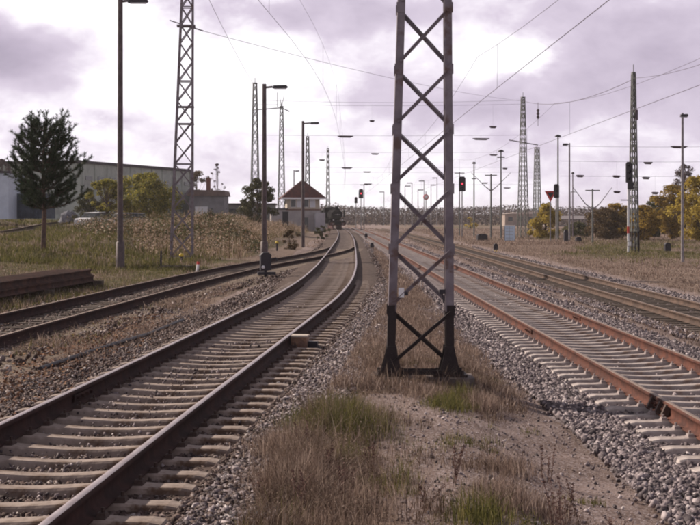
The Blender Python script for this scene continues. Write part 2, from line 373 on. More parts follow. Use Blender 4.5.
def build_track(name, label, key, side_m, head_m, sl_m, clip_m, kind='concrete', spacing=.6, start=0., zoff=0, nclip=50, gauge=.7535, s0=0, s1=1e9, side2=None):
    A = TR[key]; root = thing(name, label, 'railway track')
    rails = [rail(A, -gauge, side2 or side_m, head_m, root), rail(A, gauge, side_m, head_m, root)]
    s = np.arange(len(A))*.5; t, n = frame(A)
    q = np.arange(start, s[-1], spacing); q = q[(q >= s0) & (q < s1)]
    X = np.interp(q, s, A[:, 0]); Y = np.interp(q, s, A[:, 1]); Z = np.interp(q, s, A[:, 2])-.172; ang = np.interp(q, s, np.arctan2(t[:, 1], t[:, 0]))-math.pi/2
    vis = FRUST(X, Y); parts = [i for i in range(len(q)) if vis[i]][:100]
    proto = sleeper_mesh(sl_m, kind).build('sleeper', sl_m, root); cproto = clip_mb().build('rail_clip', clip_m, proto); cproto.location = (gauge, 0, 0)
    for c, i in enumerate(parts):
        if c == 0: o = proto
        else: o = proto.copy(); C.objects.link(o); o.parent = root
        jz = random.gauss(0, .006); o.location = (X[i], Y[i], Z[i]-.004+min(jz, 0)); o.rotation_euler = (0, 0, ang[i]+random.gauss(0, .004))
        if c == 0:
            k = cproto.copy(); C.objects.link(k); k.parent = o; k.location = (-gauge, 0, 0)
        elif c < nclip:
            for sgn in (-1, 1):
                k = cproto.copy(); C.objects.link(k); k.parent = o; k.location = (sgn*gauge, 0, 0)
    rest = [i for i in range(len(q)) if i not in set(parts)]
    if rest:
        me = proto.data; n0 = len(me.vertices); co = np.array([v.co[:] for v in me.vertices]); V = []; mb = MB(); Fp = [tuple(p.vertices) for p in me.polygons]
        for i in rest:
            c_, s_ = math.cos(ang[i]), math.sin(ang[i]); x = co[:, 0]*c_-co[:, 1]*s_+X[i]; y = co[:, 0]*s_+co[:, 1]*c_+Y[i]
            mb.add(np.stack([x, y, co[:, 2]+Z[i]-.004], 1).tolist(), Fp)
        o = mb.build('sleeper', sl_m, root); o['kind'] = 'stuff'
    return root, rails
def bed_z(s, top, half, ground, run):
    a = np.abs(s); return np.where(a < half, top, top+(ground-top)*np.clip((a-half)/run, 0, 1))
# ballast beds: swept profile, sampled with noise
BEDS = {}
def build_bed(key, topoff, half, foot, m, g0, g1):
    A = TR[key]; t, n = frame(A); lat = np.array([-foot, -(half+foot)/2, -half, -half*.6, -.75, -.3, .3, .75, half*.6, half, (half+foot)/2, foot]); V = []
    gl = hgt(A[:, 0]-n[:, 0]*foot, A[:, 1]-n[:, 1]*foot)-.08; gr = hgt(A[:, 0]+n[:, 0]*foot, A[:, 1]+n[:, 1]*foot)-.08
    top = A[:, 2]-.172+topoff+(.075 if key == 'main' else .04)*sstep(A[:, 1], 34, 52)
    for j, s in enumerate(lat):
        P_ = A+n*s; fr = np.clip((abs(s)-half)/(foot-half), 0, 1); g = gl if s < 0 else gr
        z = top*(1-fr)+g*fr+(vn(P_[:, 0]*1+j, P_[:, 1], .5, 3)-.5)*.03*(abs(s) > .9)-(.055 if abs(s) < .5 else 0)
        V.append(np.stack([P_[:, 0], P_[:, 1], z], 1))
    V = np.stack(V, 1); mm, k, _ = V.shape; idx = np.arange(mm*k).reshape(mm, k)
    Fc = np.concatenate([np.stack([idx[:-1, j], idx[:-1, j+1], idx[1:, j+1], idx[1:, j]], 1) for j in range(k-1)])
    o = npmesh('ballast_bed', V.reshape(-1, 3), Fc, m); tag(o, kind='structure'); BEDS[key] = (topoff, half, foot)
    return o
def bed_height(key, x, y, s, si):
    A = TR[key]; topoff, half, foot = BEDS[key]
    return

IV = np.array([(x, y, z) for z in (-1, 1) for x, y in ((-1, -1), (1, -1), (1, 1), (-1, 1))], float)*.72
IF = np.array([(0, 2, 1), (0, 3, 2), (4, 5, 6), (4, 6, 7), (0, 1, 5), (0, 5, 4), (1, 2, 6), (1, 6, 5), (2, 3, 7), (2, 7, 6), (3, 0, 4), (3, 4, 7)])
def stones(name, X, Y, Z, S, m):
    n = len(X); q = rng.normal(size=(n, 4)); q /= np.linalg.norm(q, axis=1)[:, None]; a, b, c, d_ = q.T
    Rm = np.stack([1-2*(c*c+d_*d_), 2*(b*c-a*d_), 2*(b*d_+a*c), 2*(b*c+a*d_), 1-2*(b*b+d_*d_), 2*(c*d_-a*b), 2*(b*d_-a*c), 2*(c*d_+a*b), 1-2*(b*b+c*c)], 1).reshape(n, 3, 3)
    sc = rng.uniform(.45, 1.2, (n, 1, 3))*S[:, None, None]; v = (IV[None]+rng.uniform(-.42, .42, (n, 8, 3)))*sc*1.12
    v = np.einsum('nij,nkj->nki', Rm, v)+np.stack([X, Y, Z], 1)[:, None, :]
    Fc = IF[None]+(np.arange(n)*8)[:, None, None]
    return npmesh(name, v.reshape(-1, 3), Fc.reshape(-1, 3), m)
def bed_stones(key, dens, y0, y1, smin, smax, lat, latrange=(-3, 3), inner=0):
    A = TR[key]; t, n = frame(A); topoff, half, foot = BEDS[key]
    y0 = y0*.93; y1 = y1*1.07; sel = np.where((A[:, 1] >= y0) & (A[:, 1] < y1))[0]; L = len(sel)*.5; W = latrange[1]-latrange[0]; N_ = int(L*W*dens)
    u = rng.uniform(sel[0], sel[-1], N_); s = rng.uniform(latrange[0], latrange[1], N_)
    f = u-np.floor(u); i = np.floor(u).astype(int); i2 = np.minimum(i+1, len(A)-1)
    P_ = A[i]*(1-f)[:, None]+A[i2]*f[:, None]; nn = n[i]; X = P_[:, 0]+nn[:, 0]*s; Y = P_[:, 1]
    Y = Y+nn[:, 1]*s
    fr = np.clip((np.abs(s)-half)/(foot-half), 0, 1); top = P_[:, 2]-.172+topoff; g = hgt(X, Y)
    Z = top*(1-fr)+g*fr-(np.abs(s) < .72)*inner-(np.abs(s) < 1.28)*.018; S = rng.uniform(smin, smax, N_)
    rr = np.abs(np.abs(s)-.7535)
    keep = FRUST(X, Y) & (rng.random(N_) < sstep(Y, y0, y0*1.15)*(1-sstep(Y, y1*.87, y1))) & (rr > .09) & ((fr < 1) | (rng.random(N_) < .5*np.exp(-(np.abs(s)-foot)*3)))
    return X[keep], Y[keep], Z[keep]+.3*S[keep], S[keep]

# ------------------------------------------------------------------ ground sheet
def nonuni(lo, hi, n, p=2.2):
    t = np.linspace(-1, 1, n); a = np.sign(t)*np.abs(t)**p; return a
xs = np.concatenate([-np.geomspace(2000, 40, 40), np.linspace(-39, -14, 60), np.linspace(-13.8, 14, 180), np.linspace(14.5, 40, 50), np.geomspace(42, 2000, 40)])
ys = np.concatenate([np.linspace(-60, 2, 20), np.linspace(2.5, 40, 190), np.linspace(40.4, 120, 160), np.linspace(121, 300, 120), np.geomspace(304, 3000, 50)])
GX, GY = np.meshgrid(xs, ys); GZ = hgt(GX, GY)
amp = .05*sstep(GY, -10, 5)*(1-sstep(GY, 200, 500))
GZ += (vn(GX, GY, 1.1, 1)-.5)*amp+(vn(GX, GY, .35, 2)-.5)*amp*.6+(vn(GX, GY, 6, 5)-.5)*amp*1.5
for key in TR:      # keep the ground under the ballast
    A = TR[key][::4]
    mn = np.full(GX.shape, 99.); zz = np.zeros(GX.shape)
    m_ = (np.abs(GX) < 45) & (GY < 430); gx = GX[m_]; gy = GY[m_]; dm = np.full(gx.shape, 99.); dz = np.zeros(gx.shape)
    for p in A:
        d_ = np.hypot(gx-p[0], (gy-p[1])); c_ = d_ < dm; dm[c_] = d_[c_]; dz[c_] = p[2]
    dep = (dz-.172-.14 if key != 'up' else dz-.172-.1); near = 1-sstep(dm, 1.6, 2.4); z0 = GZ[m_]; GZ[m_] = np.where(z0 > dep, z0*(1-near)+dep*near, z0)
nr, nc = GX.shape; idx = np.arange(nr*nc).reshape(nr, nc)
Fc = np.stack([idx[:-1, :-1], idx[:-1, 1:], idx[1:, 1:], idx[1:, :-1]], -1).reshape(-1, 4)
GV = np.stack([GX, GY, GZ], -1).reshape(-1, 3)
def greenness(x, y):
    """1 where the ground cover is green: left bank, and small patches"""
    g = sstep(-x, 3.4, 6)*(.28+.55*sstep(vn(x, y*.6, 2.6, 8), .3, .7)+.3*vn(x, y, .9, 18))
    g += .35*sstep(vn(x*1.0, y*.35, 2.0, 9), .62, .8)*(np.abs(x-0.2) < 1.6)*(y > 17)
    g += .6*sstep(vn(x, y*.3, 9, 12), .5, .75)*sstep(x, 13, 17)+.9*sstep(vn(x, y*.3, 5, 13), .3, .6)*sstep(x, 12, 16)*sstep(y, 82, 95)*(1-sstep(y, 130, 170))
    return np.clip(g, 0, 1)
def grassiness(x, y):
    """1 where grass covers the soil, 0 on bare sandy gravel"""
    mid = np.zeros(np.shape(x))
    path = np.exp(-((x-1.35-.12*np.sin(y*.6))/.42)**2)*(1-sstep(y, 15, 19)); 
    path2 = np.exp(-((x-.5)/.3)**2)*(1-sstep(y, 14, 17))*.9*sstep(y, 11.2, 12.2)
    m = (x > -1.2) & (x < 2.1); n_ = vn(x, y*.5, .8, 4)
    mid = np.where(m, np.clip(.10+1.5*(.55*n_+.45*vn(x, y*.7, .3, 44))+.25*sstep(y, 20, 30)-.35*sstep(x, .2, .9)*(1-sstep(y, 22, 30)), 0, 1)*(1-path)*(1-.6*path2), 0)
    mid = mid*(1-.75*sstep(x, .12, .45)*(1-sstep(y+1.5*vn(x, y, .6, 45), 15.0, 19.5)))
    left = sstep(-x, 5.0, 8.5)*.95
    lmid = ((x < -3.3) & (x >= -5.6))*np.clip(2.2*vn(x, y*.5, 1.6, 6)-.6, 0, .9)
    right = sstep(x, 10.6, 12.4)*.9
    between = ((x > 5.6) & (x < 7.6))*.05
    return np.clip(mid+left+lmid+right+between, 0, 1)*np.ones(np.shape(x))
ground = npmesh('ground', GV, Fc, bpy.data.materials.new('ground_soil'), smooth=True); tag(ground, kind='structure')
for nm, fn in (('grassy', lambda x, y: np.maximum(grassiness(x, y), ((x < -3.2)*(.5+.3*vn(x, y, 1.0, 99))))), ('green', greenness)):
    a = ground.data.attributes.new(nm, 'FLOAT', 'POINT'); a.data.foreach_set('value', fn(GV[:, 0], GV[:, 1]).astype(np.float32))
gm = ground.data.materials[0]; gm.use_nodes = True; nt = gm.node_tree; nt.nodes.clear(); N = NT(nt)
tc = N.n('ShaderNodeTexCoord'); v = tc.outputs['Object']; a1 = N.n('ShaderNodeAttribute', attribute_name='grassy').outputs['Fac']; a2 = N.n('ShaderNodeAttribute', attribute_name='green').outputs['Fac']
sand = N.mix(N.rng(N.noise(v, 1.3, 6, .65), .35, .65), (.165, .115, .10), (.28, .21, .195))
sand = N.mix(N.rng(N.noise(v, 38, 3, .6), .5, .62), sand, (.40, .34, .35)); sand = N.mix(N.rng(N.noise(v, 21, 3, .6), .55, .66), sand, (.13, .09, .085))
soil = N.mix(N.rng(N.noise(v, 2.3, 6, .7), .35, .65), (.10, .068, .056), (.20, .145, .12)); soil = N.mix(N.rng(N.noise(v, 17, 4, .7), .45, .7), soil, (.33, .25, .21))
grn = N.mix(N.rng(N.noise(v, 3, 6, .7), .35, .65), (.055, .050, .024), (.13, .105, .05))
thr = N.m('ADD', a1, N.m('MULTIPLY', N.m('SUBTRACT', N.noise(v, 4, 5, .7), .5), 1.3))
thg = N.m('ADD', a2, N.m('MULTIPLY', N.m('SUBTRACT', N.noise(v, 1.4, 5, .7), .5), 1.3))
col = N.mix(N.rng(thr, .3, .6), sand, N.mix(N.rng(thg, .35, .75), soil, grn))
p = N.n('ShaderNodeBsdfPrincipled'); p.inputs['Roughness'].default_value = .95; p.inputs['Specular IOR Level'].default_value = .15; nt.links.new(col, p.inputs['Base Color'])
b = N.n('ShaderNodeBump'); b.inputs['Strength'].default_value = .7; b.inputs['Distance'].default_value = .03
nt.links.new(N.m('ADD', N.noise(v, 26, 5, .65), N.noise(v, 90, 3, .6)), b.inputs['Height']); nt.links.new(b.outputs[0], p.inputs['Normal'])
o = N.n('ShaderNodeOutputMaterial'); nt.links.new(p.outputs[0], o.inputs[0])

# ------------------------------------------------------------------ tracks
build_bed('main', -.055, 1.40, 2.0, M_bed_l, 0, 0); build_bed('r1', -.06, 1.38, 2.0, M_bed_g, 0, 0); build_bed('r2', -.06, 1.4, 2.2, M_bed_l, 0, 0); build_bed('side', -.01, 1.3, 2.0, M_bed_s, 0, 0)
build_bed('up', -.03, 1.3, 2.2, M_bed_s, 0, 0)
mt, mrails = build_track('railway_track', 'brown rusted track on worn concrete sleepers, curving away at the left of the lattice mast', 'main', M_rail_dark, M_head, M_conc_l, M_clip, nclip=60)
rt, rrails = build_track('railway_track', 'orange rusted track on pale concrete sleepers, just right of the lattice mast', 'r1', M_rail_or, M_head_d, M_conc_r, M_clip_r, nclip=70, start=.3)
r2t, _ = build_track('railway_track', 'farthest right track, dull tan rails on dark sleepers beside the dry meadow', 'r2', M_rail_tan, M_head_d, M_wood_s, M_clip, 'wood', nclip=0)
st, _ = build_track('railway_track', 'overgrown siding on the left joining the brown main track at a turnout', 'side', M_rail_dark, M_head_d, M_wood_s, M_clip, 'wood', nclip=0, s1=66, zoff=0)
ut, _ = build_track('railway_track', 'short curved track up on the grassy bank behind the pine', 'up', M_rail_dark, M_head_d, M_wood_s, M_clip, 'wood', nclip=0)
# joints: fishplates bolted on the rails, and guard rails of the turnout
def on_track(key, Y):
    A = TR[key]; i = int(np.argmin(np.abs(A[:, 1]-Y))); t, n = frame(A); return Vector(A[i]), Vector(n[i]), Vector(t[i])
def fishplate(key, Y, side, root, m, L=.75):
    p, n, t = on_track(key, Y); mb = MB(); c = p+n*(side*.7535)
    for s in (-1, 1):
        q = c+n*(s*.024)+Vector((0, 0, -.088)); mb.bar(q-t*L/2, q+t*L/2, .07, .022, up=tuple(n))
        for k in (-.28, -.1, .1, .28): mb.tube([q+t*k, q+t*k+n*(s*.045)], .017, 6)
    return mb.build('fishplate', m, root)
fp = fishplate('r1', 16.6, -1, rrails[0], M_rail_or); fishplate('r1', 27.5, -1, rrails[0], M_rail_or); fishplate('r1', 31, 1, rrails[1], M_rail_or)
fishplate('main', 15.4, -1, mrails[0], M_rail_dark); fishplate('main', 30, 1, mrails[1], M_rail_dark)
for key, side, y0, y1 in (('main', -1, 79, 84), ('main', 1, 79, 84)):
    A = TR[key]; sel = A[(A[:, 1] > y0) & (A[:, 1] < y1)]; V_, Fs = sweep(sel, side*.70, [(x*.8, z) for x, z in RP]); npmesh('guard_rail', V_, np.concatenate(Fs), M_rail_dark, mt)
# insulated joint block with clamps on the near orange rail
p, n, t = on_track('r1', 16.6)
for k in (-.42, -.12, .30): MB().bar(p+n*-.7535+t*k+n*-.02+Vector((0, 0, -.03)), p+n*-.7535+t*k-n*.075+Vector((0, 0, -.15)), .07, .06, up=(0, 1, 0)).build('joint_clamp', M_clip, rrails[0])

def cat(parts): return [np.concatenate(a) for a in zip(*parts)]
sA = cat([bed_stones('main', 1000, 8, 17, .012, .026, 0, (-2.4, 1.8), .028), bed_stones('main', 450, 17, 30, .013, .028, 0, (-2.4, 1.85), .028), bed_stones('main', 120, 30, 60, .022, .036, 0, (-2.1, 1.9), .04), bed_stones('main', 30, 60, 110, .03, .045, 0, (-1.9, 1.9), .03)])
tag(stones('ballast_stones', *sA, M_stone_l), 'brown and grey ballast stones of the left main track', 'ballast', kind='stuff')
sB = cat([bed_stones('r1', 900, 8, 20, .015, .034, 0, (-1.95, 2.2), .03), bed_stones('r1', 480, 20, 34, .015, .032, 0, (-2.55, 2.2), .03), bed_stones('r1', 130, 34, 70, .022, .042, 0, (-2.5, 2.3), .02), bed_stones('r1', 40, 70, 130, .03, .05, 0, (-2.3, 2.3), .02)])
tag(stones('ballast_stones', *sB, M_stone_g), 'grey ballast stones of the orange rusted right track', 'ballast', kind='stuff')
sC = cat([bed_stones('r2', 120, 30, 70, .02, .045, 0, (-2.2, 2.1)), bed_stones('r2', 40, 70, 120, .03, .05, 0, (-2.0, 2.0))])
tag(stones('ballast_stones', *sC, M_stone_g), 'ballast stones of the far right track', 'ballast', kind='stuff')
sC = cat([bed_stones('main', 900, 8, 20, .011, .028, 0, (1.36, 2.1)), bed_stones('main', 400, 20, 45, .014, .03, 0, (1.4, 2.15))]); tag(stones('ballast_stones', *sC, M_stone_g), 'pale grey gravel along the right shoulder of the brown track', 'ballast', kind='stuff')
sC = bed_stones('side', 45, 20, 50, .015, .04, 0, (-1.7, 1.9))
tag(stones('ballast_stones', *sC, M_stone_l), 'scattered old ballast stones of the left siding', 'ballast', kind='stuff')
# pebbles lying in the sandy soil and a band of old spilled ballast left of the main track
def scatter(n, x0, x1, y0, y1, fn=None):
    X = rng.uniform(x0, x1, n); Y = y0+(y1-y0)*rng.random(n)**1.3; k = FRUST(X, Y)
    if fn is not None: k &= rng.random(n) < fn(X, Y)
    return X[k], Y[k]
def gh(X, Y):
    amp = .05; return hgt(X, Y)+(vn(X, Y, 1.1, 1)-.5)*amp+(vn(X, Y, .35, 2)-.5)*amp*.6+(vn(X, Y, 6, 5)-.5)*amp*1.5
X, Y = scatter(52000, -6.0, 2.6, 8, 34, lambda x, y: np.where(x < -3, sstep(x, -5.0, -3.8)*.45, .38*(1-.75*grassiness(x, y)))); S = .005+.014*rng.random(len(X))**2.5
tag(stones('pebbles', X, Y, gh(X, Y)+S*.25, S, M_stone_g), 'pebbles and grit strewn over the sandy soil', 'pebbles', kind='stuff')

X, Y = scatter(9000, -5.2, -3.0, 9, 30, lambda x, y: .9*np.exp(-((x+3.9+.02*(y-12))/.6)**2)); X = X+.0; k_ = len(X); a_ = rng.uniform(0, 6.28, k_); S = rng.uniform(.012, .03, k_); tz = rng.normal(0, .4, (k_, 2))
P = np.stack([X, Y, gh(X, Y)+.03], 1); u = np.stack([np.cos(a_), np.sin(a_), tz[:, 0]], 1)*S[:, None]; w_ = np.stack([-np.sin(a_), np.cos(a_), tz[:, 1]], 1)*S[:, None]*.7
VV = np.stack([P-u, P-w_, P+u, P+w_], 1).reshape(-1, 3); tag(npmesh('fallen_leaves', VV, np.arange(len(VV)).reshape(-1, 4), mat('leaf_litter', (0, 0, 0), .9, 0, .2, 5, island=[(0, (.09, .04, .025)), (.6, (.18, .08, .045)), (1, (.30, .17, .09))])), 'reddish brown fallen leaves along the left side of the brown track', 'fallen leaves', kind='stuff')

# ------------------------------------------------------------------ grass
def blades(name, X, Y, Z, H, W, m, lean=.35, seg=2, flat=0):
    n = len(X); a = rng.uniform(0, 2*math.pi, n); b = rng.uniform(0, 2*math.pi, n); L = rng.normal(0, lean, n)*H
    dx, dy = np.cos(a)*W/2, np.sin(a)*W/2; lx, ly = np.cos(b)*L, np.sin(b)*L
    rows = []
    for f, wf in ((0, 1), (.5, .8), (1, .12)):
        cx = X+lx*f*f; cy = Y+ly*f*f; cz = Z+H*f*(1-.15*f*np.abs(L)/np.maximum(H, 1e-3))
        rows.append(np.stack([cx-dx*wf, cy-dy*wf, cz], 1)); rows.append(np.stack([cx+dx*wf, cy+dy*wf, cz], 1))
    V = np.stack(rows, 1); o = (np.arange(n)*6)[:, None, None]; Fc = np.array([(0, 1, 3, 2), (2, 3, 5, 4)])[None]+o
    return npmesh(name, V.reshape(-1, 3), Fc.reshape(-1, 4), m)
def clustered(nc, per, x0, x1, y0, y1, r, fn, hmin, hmax, w, ypow=1.4):
    """tufts: centres by density fn, blades gaussian around each"""
    X, Y = scatter(nc, x0, x1, y0, y1, fn); k = len(X); sz = rng.uniform(.5, 1.3, k); hh = rng.uniform(hmin, hmax, k)
    X2 = np.repeat(X, per)+rng.normal(0, 1, k*per)*np.repeat(sz, per)*r; Y2 = np.repeat(Y, per)+rng.normal(0, 1, k*per)*np.repeat(sz, per)*r
    H = np.repeat(hh*sz*(.35+1.25*vn(X, Y, .45+.006*Y.mean(), 37)), per)*rng.uniform(.4, 1.1, k*per); W = w*rng.uniform(.6, 1.4, k*per)
    keep = np.ones(len(X2), bool)
    for key in ('main', 'r1', 'side', 'r2', 'up'):
        A = TR[key]; xc = np.interp(Y2, A[:, 1], A[:, 0], left=99, right=99); keep &= np.abs(X2-xc) > (1.8 if key == 'main' else 1.55 if key == 'r1' else (1.0 if key != 'r2' else 1.3))
    X2, Y2, H, W = X2[keep], Y2[keep], H[keep], W[keep]
    return X2, Y2, gh(X2, Y2)-.01, H, W
G = grassiness
def dryden(x, y): return G(x, y)*(1-.75*greenness(x, y))
def grnden(x, y): return G(x, y)*greenness(x, y)
# the dense fuzzy clump at the bottom centre
def bigclump(x, y): return np.exp(-((x+.42)/.55)**2-((y-11.6)/1.5)**2)+.8*np.exp(-((x+.15)/.45)**2-((y-14.2)/1.2)**2)
D = cat([clustered(2600, 26, -1.25, .5, 9, 15.5, .055, bigclump, .08, .25, .0036),
         clustered(5200, 16, -1.3, 2.2, 9, 20, .05, lambda x, y: .6*dryden(x, y)**1.4, .025, .11, .0042),
         clustered(15000, 13, -1.35, 2.1, 17, 42, .08, lambda x, y: dryden(x, y), .05, .18, .0075),
         clustered(9000, 10, -1.6, 2.0, 42, 110, .15, lambda x, y: .95*dryden(x, y), .08, .2, .018),
         clustered(4200, 14, -5.2, -3.0, 14, 75, .12, lambda x, y: G(x, y), .04, .15, .010),
         clustered(9000, 12, -13, -5.0, 18, 60, .14, lambda x, y: .8*dryden(x, y), .06, .20, .011),
         clustered(3200, 12, -30, -6, 56, 130, .22, lambda x, y: .55+0*x, .10, .35, .022),
         clustered(20000, 11, 10.4, 48, 38, 150, .25, lambda x, y: .95*dryden(x, y), .05, .17, .022),
         clustered(9000, 10, 10.4, 80, 130, 330, .4, lambda x, y: .95*dryden(x, y), .12, .35, .05),
         clustered(3000, 10, 5.9, 7.2, 20, 120, .1, lambda x, y: .3+0*x, .04, .1, .015),
         clustered(4000, 10, -3, 11, 100, 330, .3, lambda x, y: .5+0*x, .06, .16, .05)])
tag(blades('dry_grass', *D, M_dry, .55), 'dry brownish pink grass covering the verges and the meadow', 'dry grass', kind='stuff')
D = cat([clustered(3200, 22, -1.2, .5, 9, 16, .05, lambda x, y: bigclump(x, y)*(vn(x, y, .4, 91) > .58), .08, .26, .004), clustered(700, 18, .3, 2, 9, 22, .05, lambda x, y: 1.0*(vn(x, y, .5, 92) > .72), .04, .12, .005),
         clustered(8200, 13, -13, -3.6, 16, 62, .14, lambda x, y: grnden(x, y), .05, .17, .011),
         clustered(20000, 10, -26, -6, 54, 110, .2, lambda x, y: G(x, y)*greenness(x, y)*1.5, .08, .28, .02),
         clustered(5000, 10, -50, -6, 100, 240, .35, lambda x, y: .8*G(x, y), .15, .5, .045),
         clustered(9500, 10, 12, 60, 60, 200, .3, lambda x, y: grnden(x, y), .10, .30, .035)])
tag(blades('green_grass', *D, M_grn, .5), 'olive green grass on the left bank and in patches of the meadow', 'green grass', kind='stuff')
def darkclump(x, y): return np.exp(-((x+.48)/.42)**2-((y-12.2)/2.6)**2)*(vn(x, y, .35, 71) > .3)
D = cat([clustered(3200, 30, -1.2, .3, 9, 18, .06, darkclump, .12, .36, .0034), clustered(420, 26, .4, 1.6, 9.5, 16, .07, lambda x, y: (vn(x, y, .45, 72) > .62)*1.0, .06, .22, .004), clustered(500, 26, .2, 2.0, 16.5, 21, .08, lambda x, y: (vn(x, y, .5, 73) > .5)*1.0, .08, .24, .005)])
tag(blades('dark_dry_weeds', *D, M_dry2, .7), 'dark red brown dead weeds beside the brown track and around the mast foot', 'dead weeds', kind='stuff')
# fine dry heads and litter between the blades
def fuzz(n, x0, x1, y0, y1, fn, h, size):
    X, Y = scatter(n, x0, x1, y0, y1, fn); k = len(X); 
    ok = np.ones(k, bool)
    for key in ('main', 'r1'):
        A = TR[key]; ok &= np.abs(X-np.interp(Y, A[:, 1], A[:, 0])) > (1.8 if key == 'main' else 1.5)
    X = X[ok]; Y = Y[ok]; k = len(X); P = np.stack([X, Y, gh(X, Y)+h*rng.random(k)**1.4*(.35+.9*vn(X, Y, .25, 41))], 1)
    u = rng.normal(size=(k, 3)); u /= np.linalg.norm(u, axis=1)[:, None]; w = rng.normal(size=(k, 3)); w -= u*(u*w).sum(1)[:, None]; w /= np.linalg.norm(w, axis=1)[:, None]
    s_ = size*rng.uniform(.5, 1.5, k)[:, None]/2; V_ = np.stack([P-u*s_*1.6, P-w*s_*.35, P+u*s_*1.6, P+w*s_*.35], 1); return V_.reshape(-1, 3)
_f = fuzz(90000, -1.3, .4, 9, 18, darkclump, .32, .011); tag(npmesh('weed_litter', _f, np.arange(len(_f)).reshape(-1, 4), M_dry2), 'dark seed heads among the dead weeds', 'litter', kind='stuff')
VV = np.concatenate([fuzz(75000, -1.3, .6, 9, 16, bigclump, .20, .011), fuzz(90000, -1.3, 2.2, 9, 22, lambda x, y: .7*dryden(x, y), .06, .012), fuzz(60000, -1.4, 2.1, 20, 50, dryden, .12, .022), fuzz(40000, -13, -3.3, 16, 60, lambda x, y: .7*G(x, y), .12, .03),
                     fuzz(40000, 10.6, 40, 40, 150, dryden, .2, .06)])
tag(npmesh('grass_litter', VV, np.arange(len(VV)).reshape(-1, 4), M_dry), 'fine dry seed heads and litter among the grass', 'litter', kind='stuff')
# tall tan reeds and dry weeds on the bank
def streak(x, y):
    t = np.clip(((x+12.4)*7.5+(y-120)*-40)/(7.5**2+40**2), 0, 1); return np.exp(-((x+12.4-7.5*t)/1.3)**2)*(y > 76)*(y < 124)
def scrubden(x, y):
    px = CX+F*x/y; return np.clip(sstep(px, 60, 130)*(1-sstep(px, 215, 260))*sstep(y, 71, 78)*(1-sstep(y, 125, 150))*sstep(-x, 5.6, 7)*sstep(vn(x, y, 3.0, 81), .32, .5)+streak(x, y), 0, 1)
def reedden(x, y):
    return reedden0(x, y)*(1-.85*np.clip(scrubden(x, y), 0, 1))
def reedden0(x, y):
    px = CX+F*x/y
    return sstep(px, 128, 150)*(1-sstep(px, 322, 334))*sstep(y, 66, 78)*sstep(-x, 4.9, 6.6)*(.5+.6*vn(x, y, 3, 21))
D = cat([clustered(9000, 14, -30, -4.5, 62, 200, .30, lambda x, y: reedden(x, y)*(.35+.65*(vn(x, y, 2.2, 51) > .35)), .25, .8, .022), clustered(2500, 14, -30, -4.5, 62, 200, .22, lambda x, y: reedden(x, y)*(vn(x, y, 3.2, 52) > .55), .7, 1.35, .025)])
tag(blades('tall_reeds', *D, M_reed, .4), 'tall tan reeds covering the bank between mast and signal box', 'reeds', kind='stuff')
X_, Y_ = scatter(130000, -30, -4.5, 66, 200, reedden); k_ = len(X_); hh_ = (.35+.9*vn(X_, Y_, 1.3, 61))*.9
P = np.stack([X_, Y_, gh(X_, Y_)+hh_*rng.random(k_)**.5], 1); u = rng.normal(size=(k_, 3)); u /= np.linalg.norm(u, axis=1)[:, None]; w_ = rng.normal(size=(k_, 3)); w_ -= u*(u*w_).sum(1)[:, None]; w_ /= np.linalg.norm(w_, axis=1)[:, None]
s_ = rng.uniform(.03, .075, k_)[:, None]; VV = np.stack([P-u*s_, P-w_*s_*.5, P+u*s_, P+w_*s_*.5], 1).reshape(-1, 3); tag(npmesh('reed_plumes', VV, np.arange(len(VV)).reshape(-1, 4), M_reed), 'fluffy tan plumes of the reeds on the bank', 'reed plumes', kind='stuff')
for m_, sd_, nn_, lb_ in ((M_leafdg, 82, 110000, 'dark green'), (M_leafbr, 83, 60000, 'brownish'), (M_reed, 85, 50000, 'straw coloured')):
    X_, Y_ = scatter(nn_, -30, -5, 62, 150, lambda x, y: scrubden(x, y)*(vn(x, y, 2.0, sd_) > .4)); k_ = len(X_); hh_ = (.25+1.1*vn(X_, Y_, 1.6, sd_+5))*np.maximum(vn(X_, Y_, 3.0, 81), .6*streak(X_, Y_))*1.6
    P = np.stack([X_, Y_, gh(X_, Y_)+hh_*rng.random(k_)**.6], 1); u = rng.normal(size=(k_, 3)); u /= np.linalg.norm(u, axis=1)[:, None]; w_ = rng.normal(size=(k_, 3)); w_ -= u*(u*w_).sum(1)[:, None]; w_ /= np.linalg.norm(w_, axis=1)[:, None]
    s_ = rng.uniform(.04, .09, k_)[:, None]; VV = np.stack([P-u*s_, P-w_*s_*.6, P+u*s_, P+w_*s_*.6], 1).reshape(-1, 3); tag(npmesh('scrub', VV, np.arange(len(VV)).reshape(-1, 4), m_), lb_+' low scrub growing through the reeds on the left bank', 'scrub', kind='stuff')
D = clustered(6000, 14, -30, -6, 60, 190, .3, lambda x, y: reedden(x, y)*(vn(x, y, 2.5, 53) > .38), .3, .9, .03)
tag(blades('green_weeds', *D, M_grn, .4), 'green weeds growing among the tan reeds', 'weeds', kind='stuff')
#PART2
# ================================================================== MASTS AND POLES
def gz(x, y): return float(gh(np.array([x]), np.array([y]))[0])
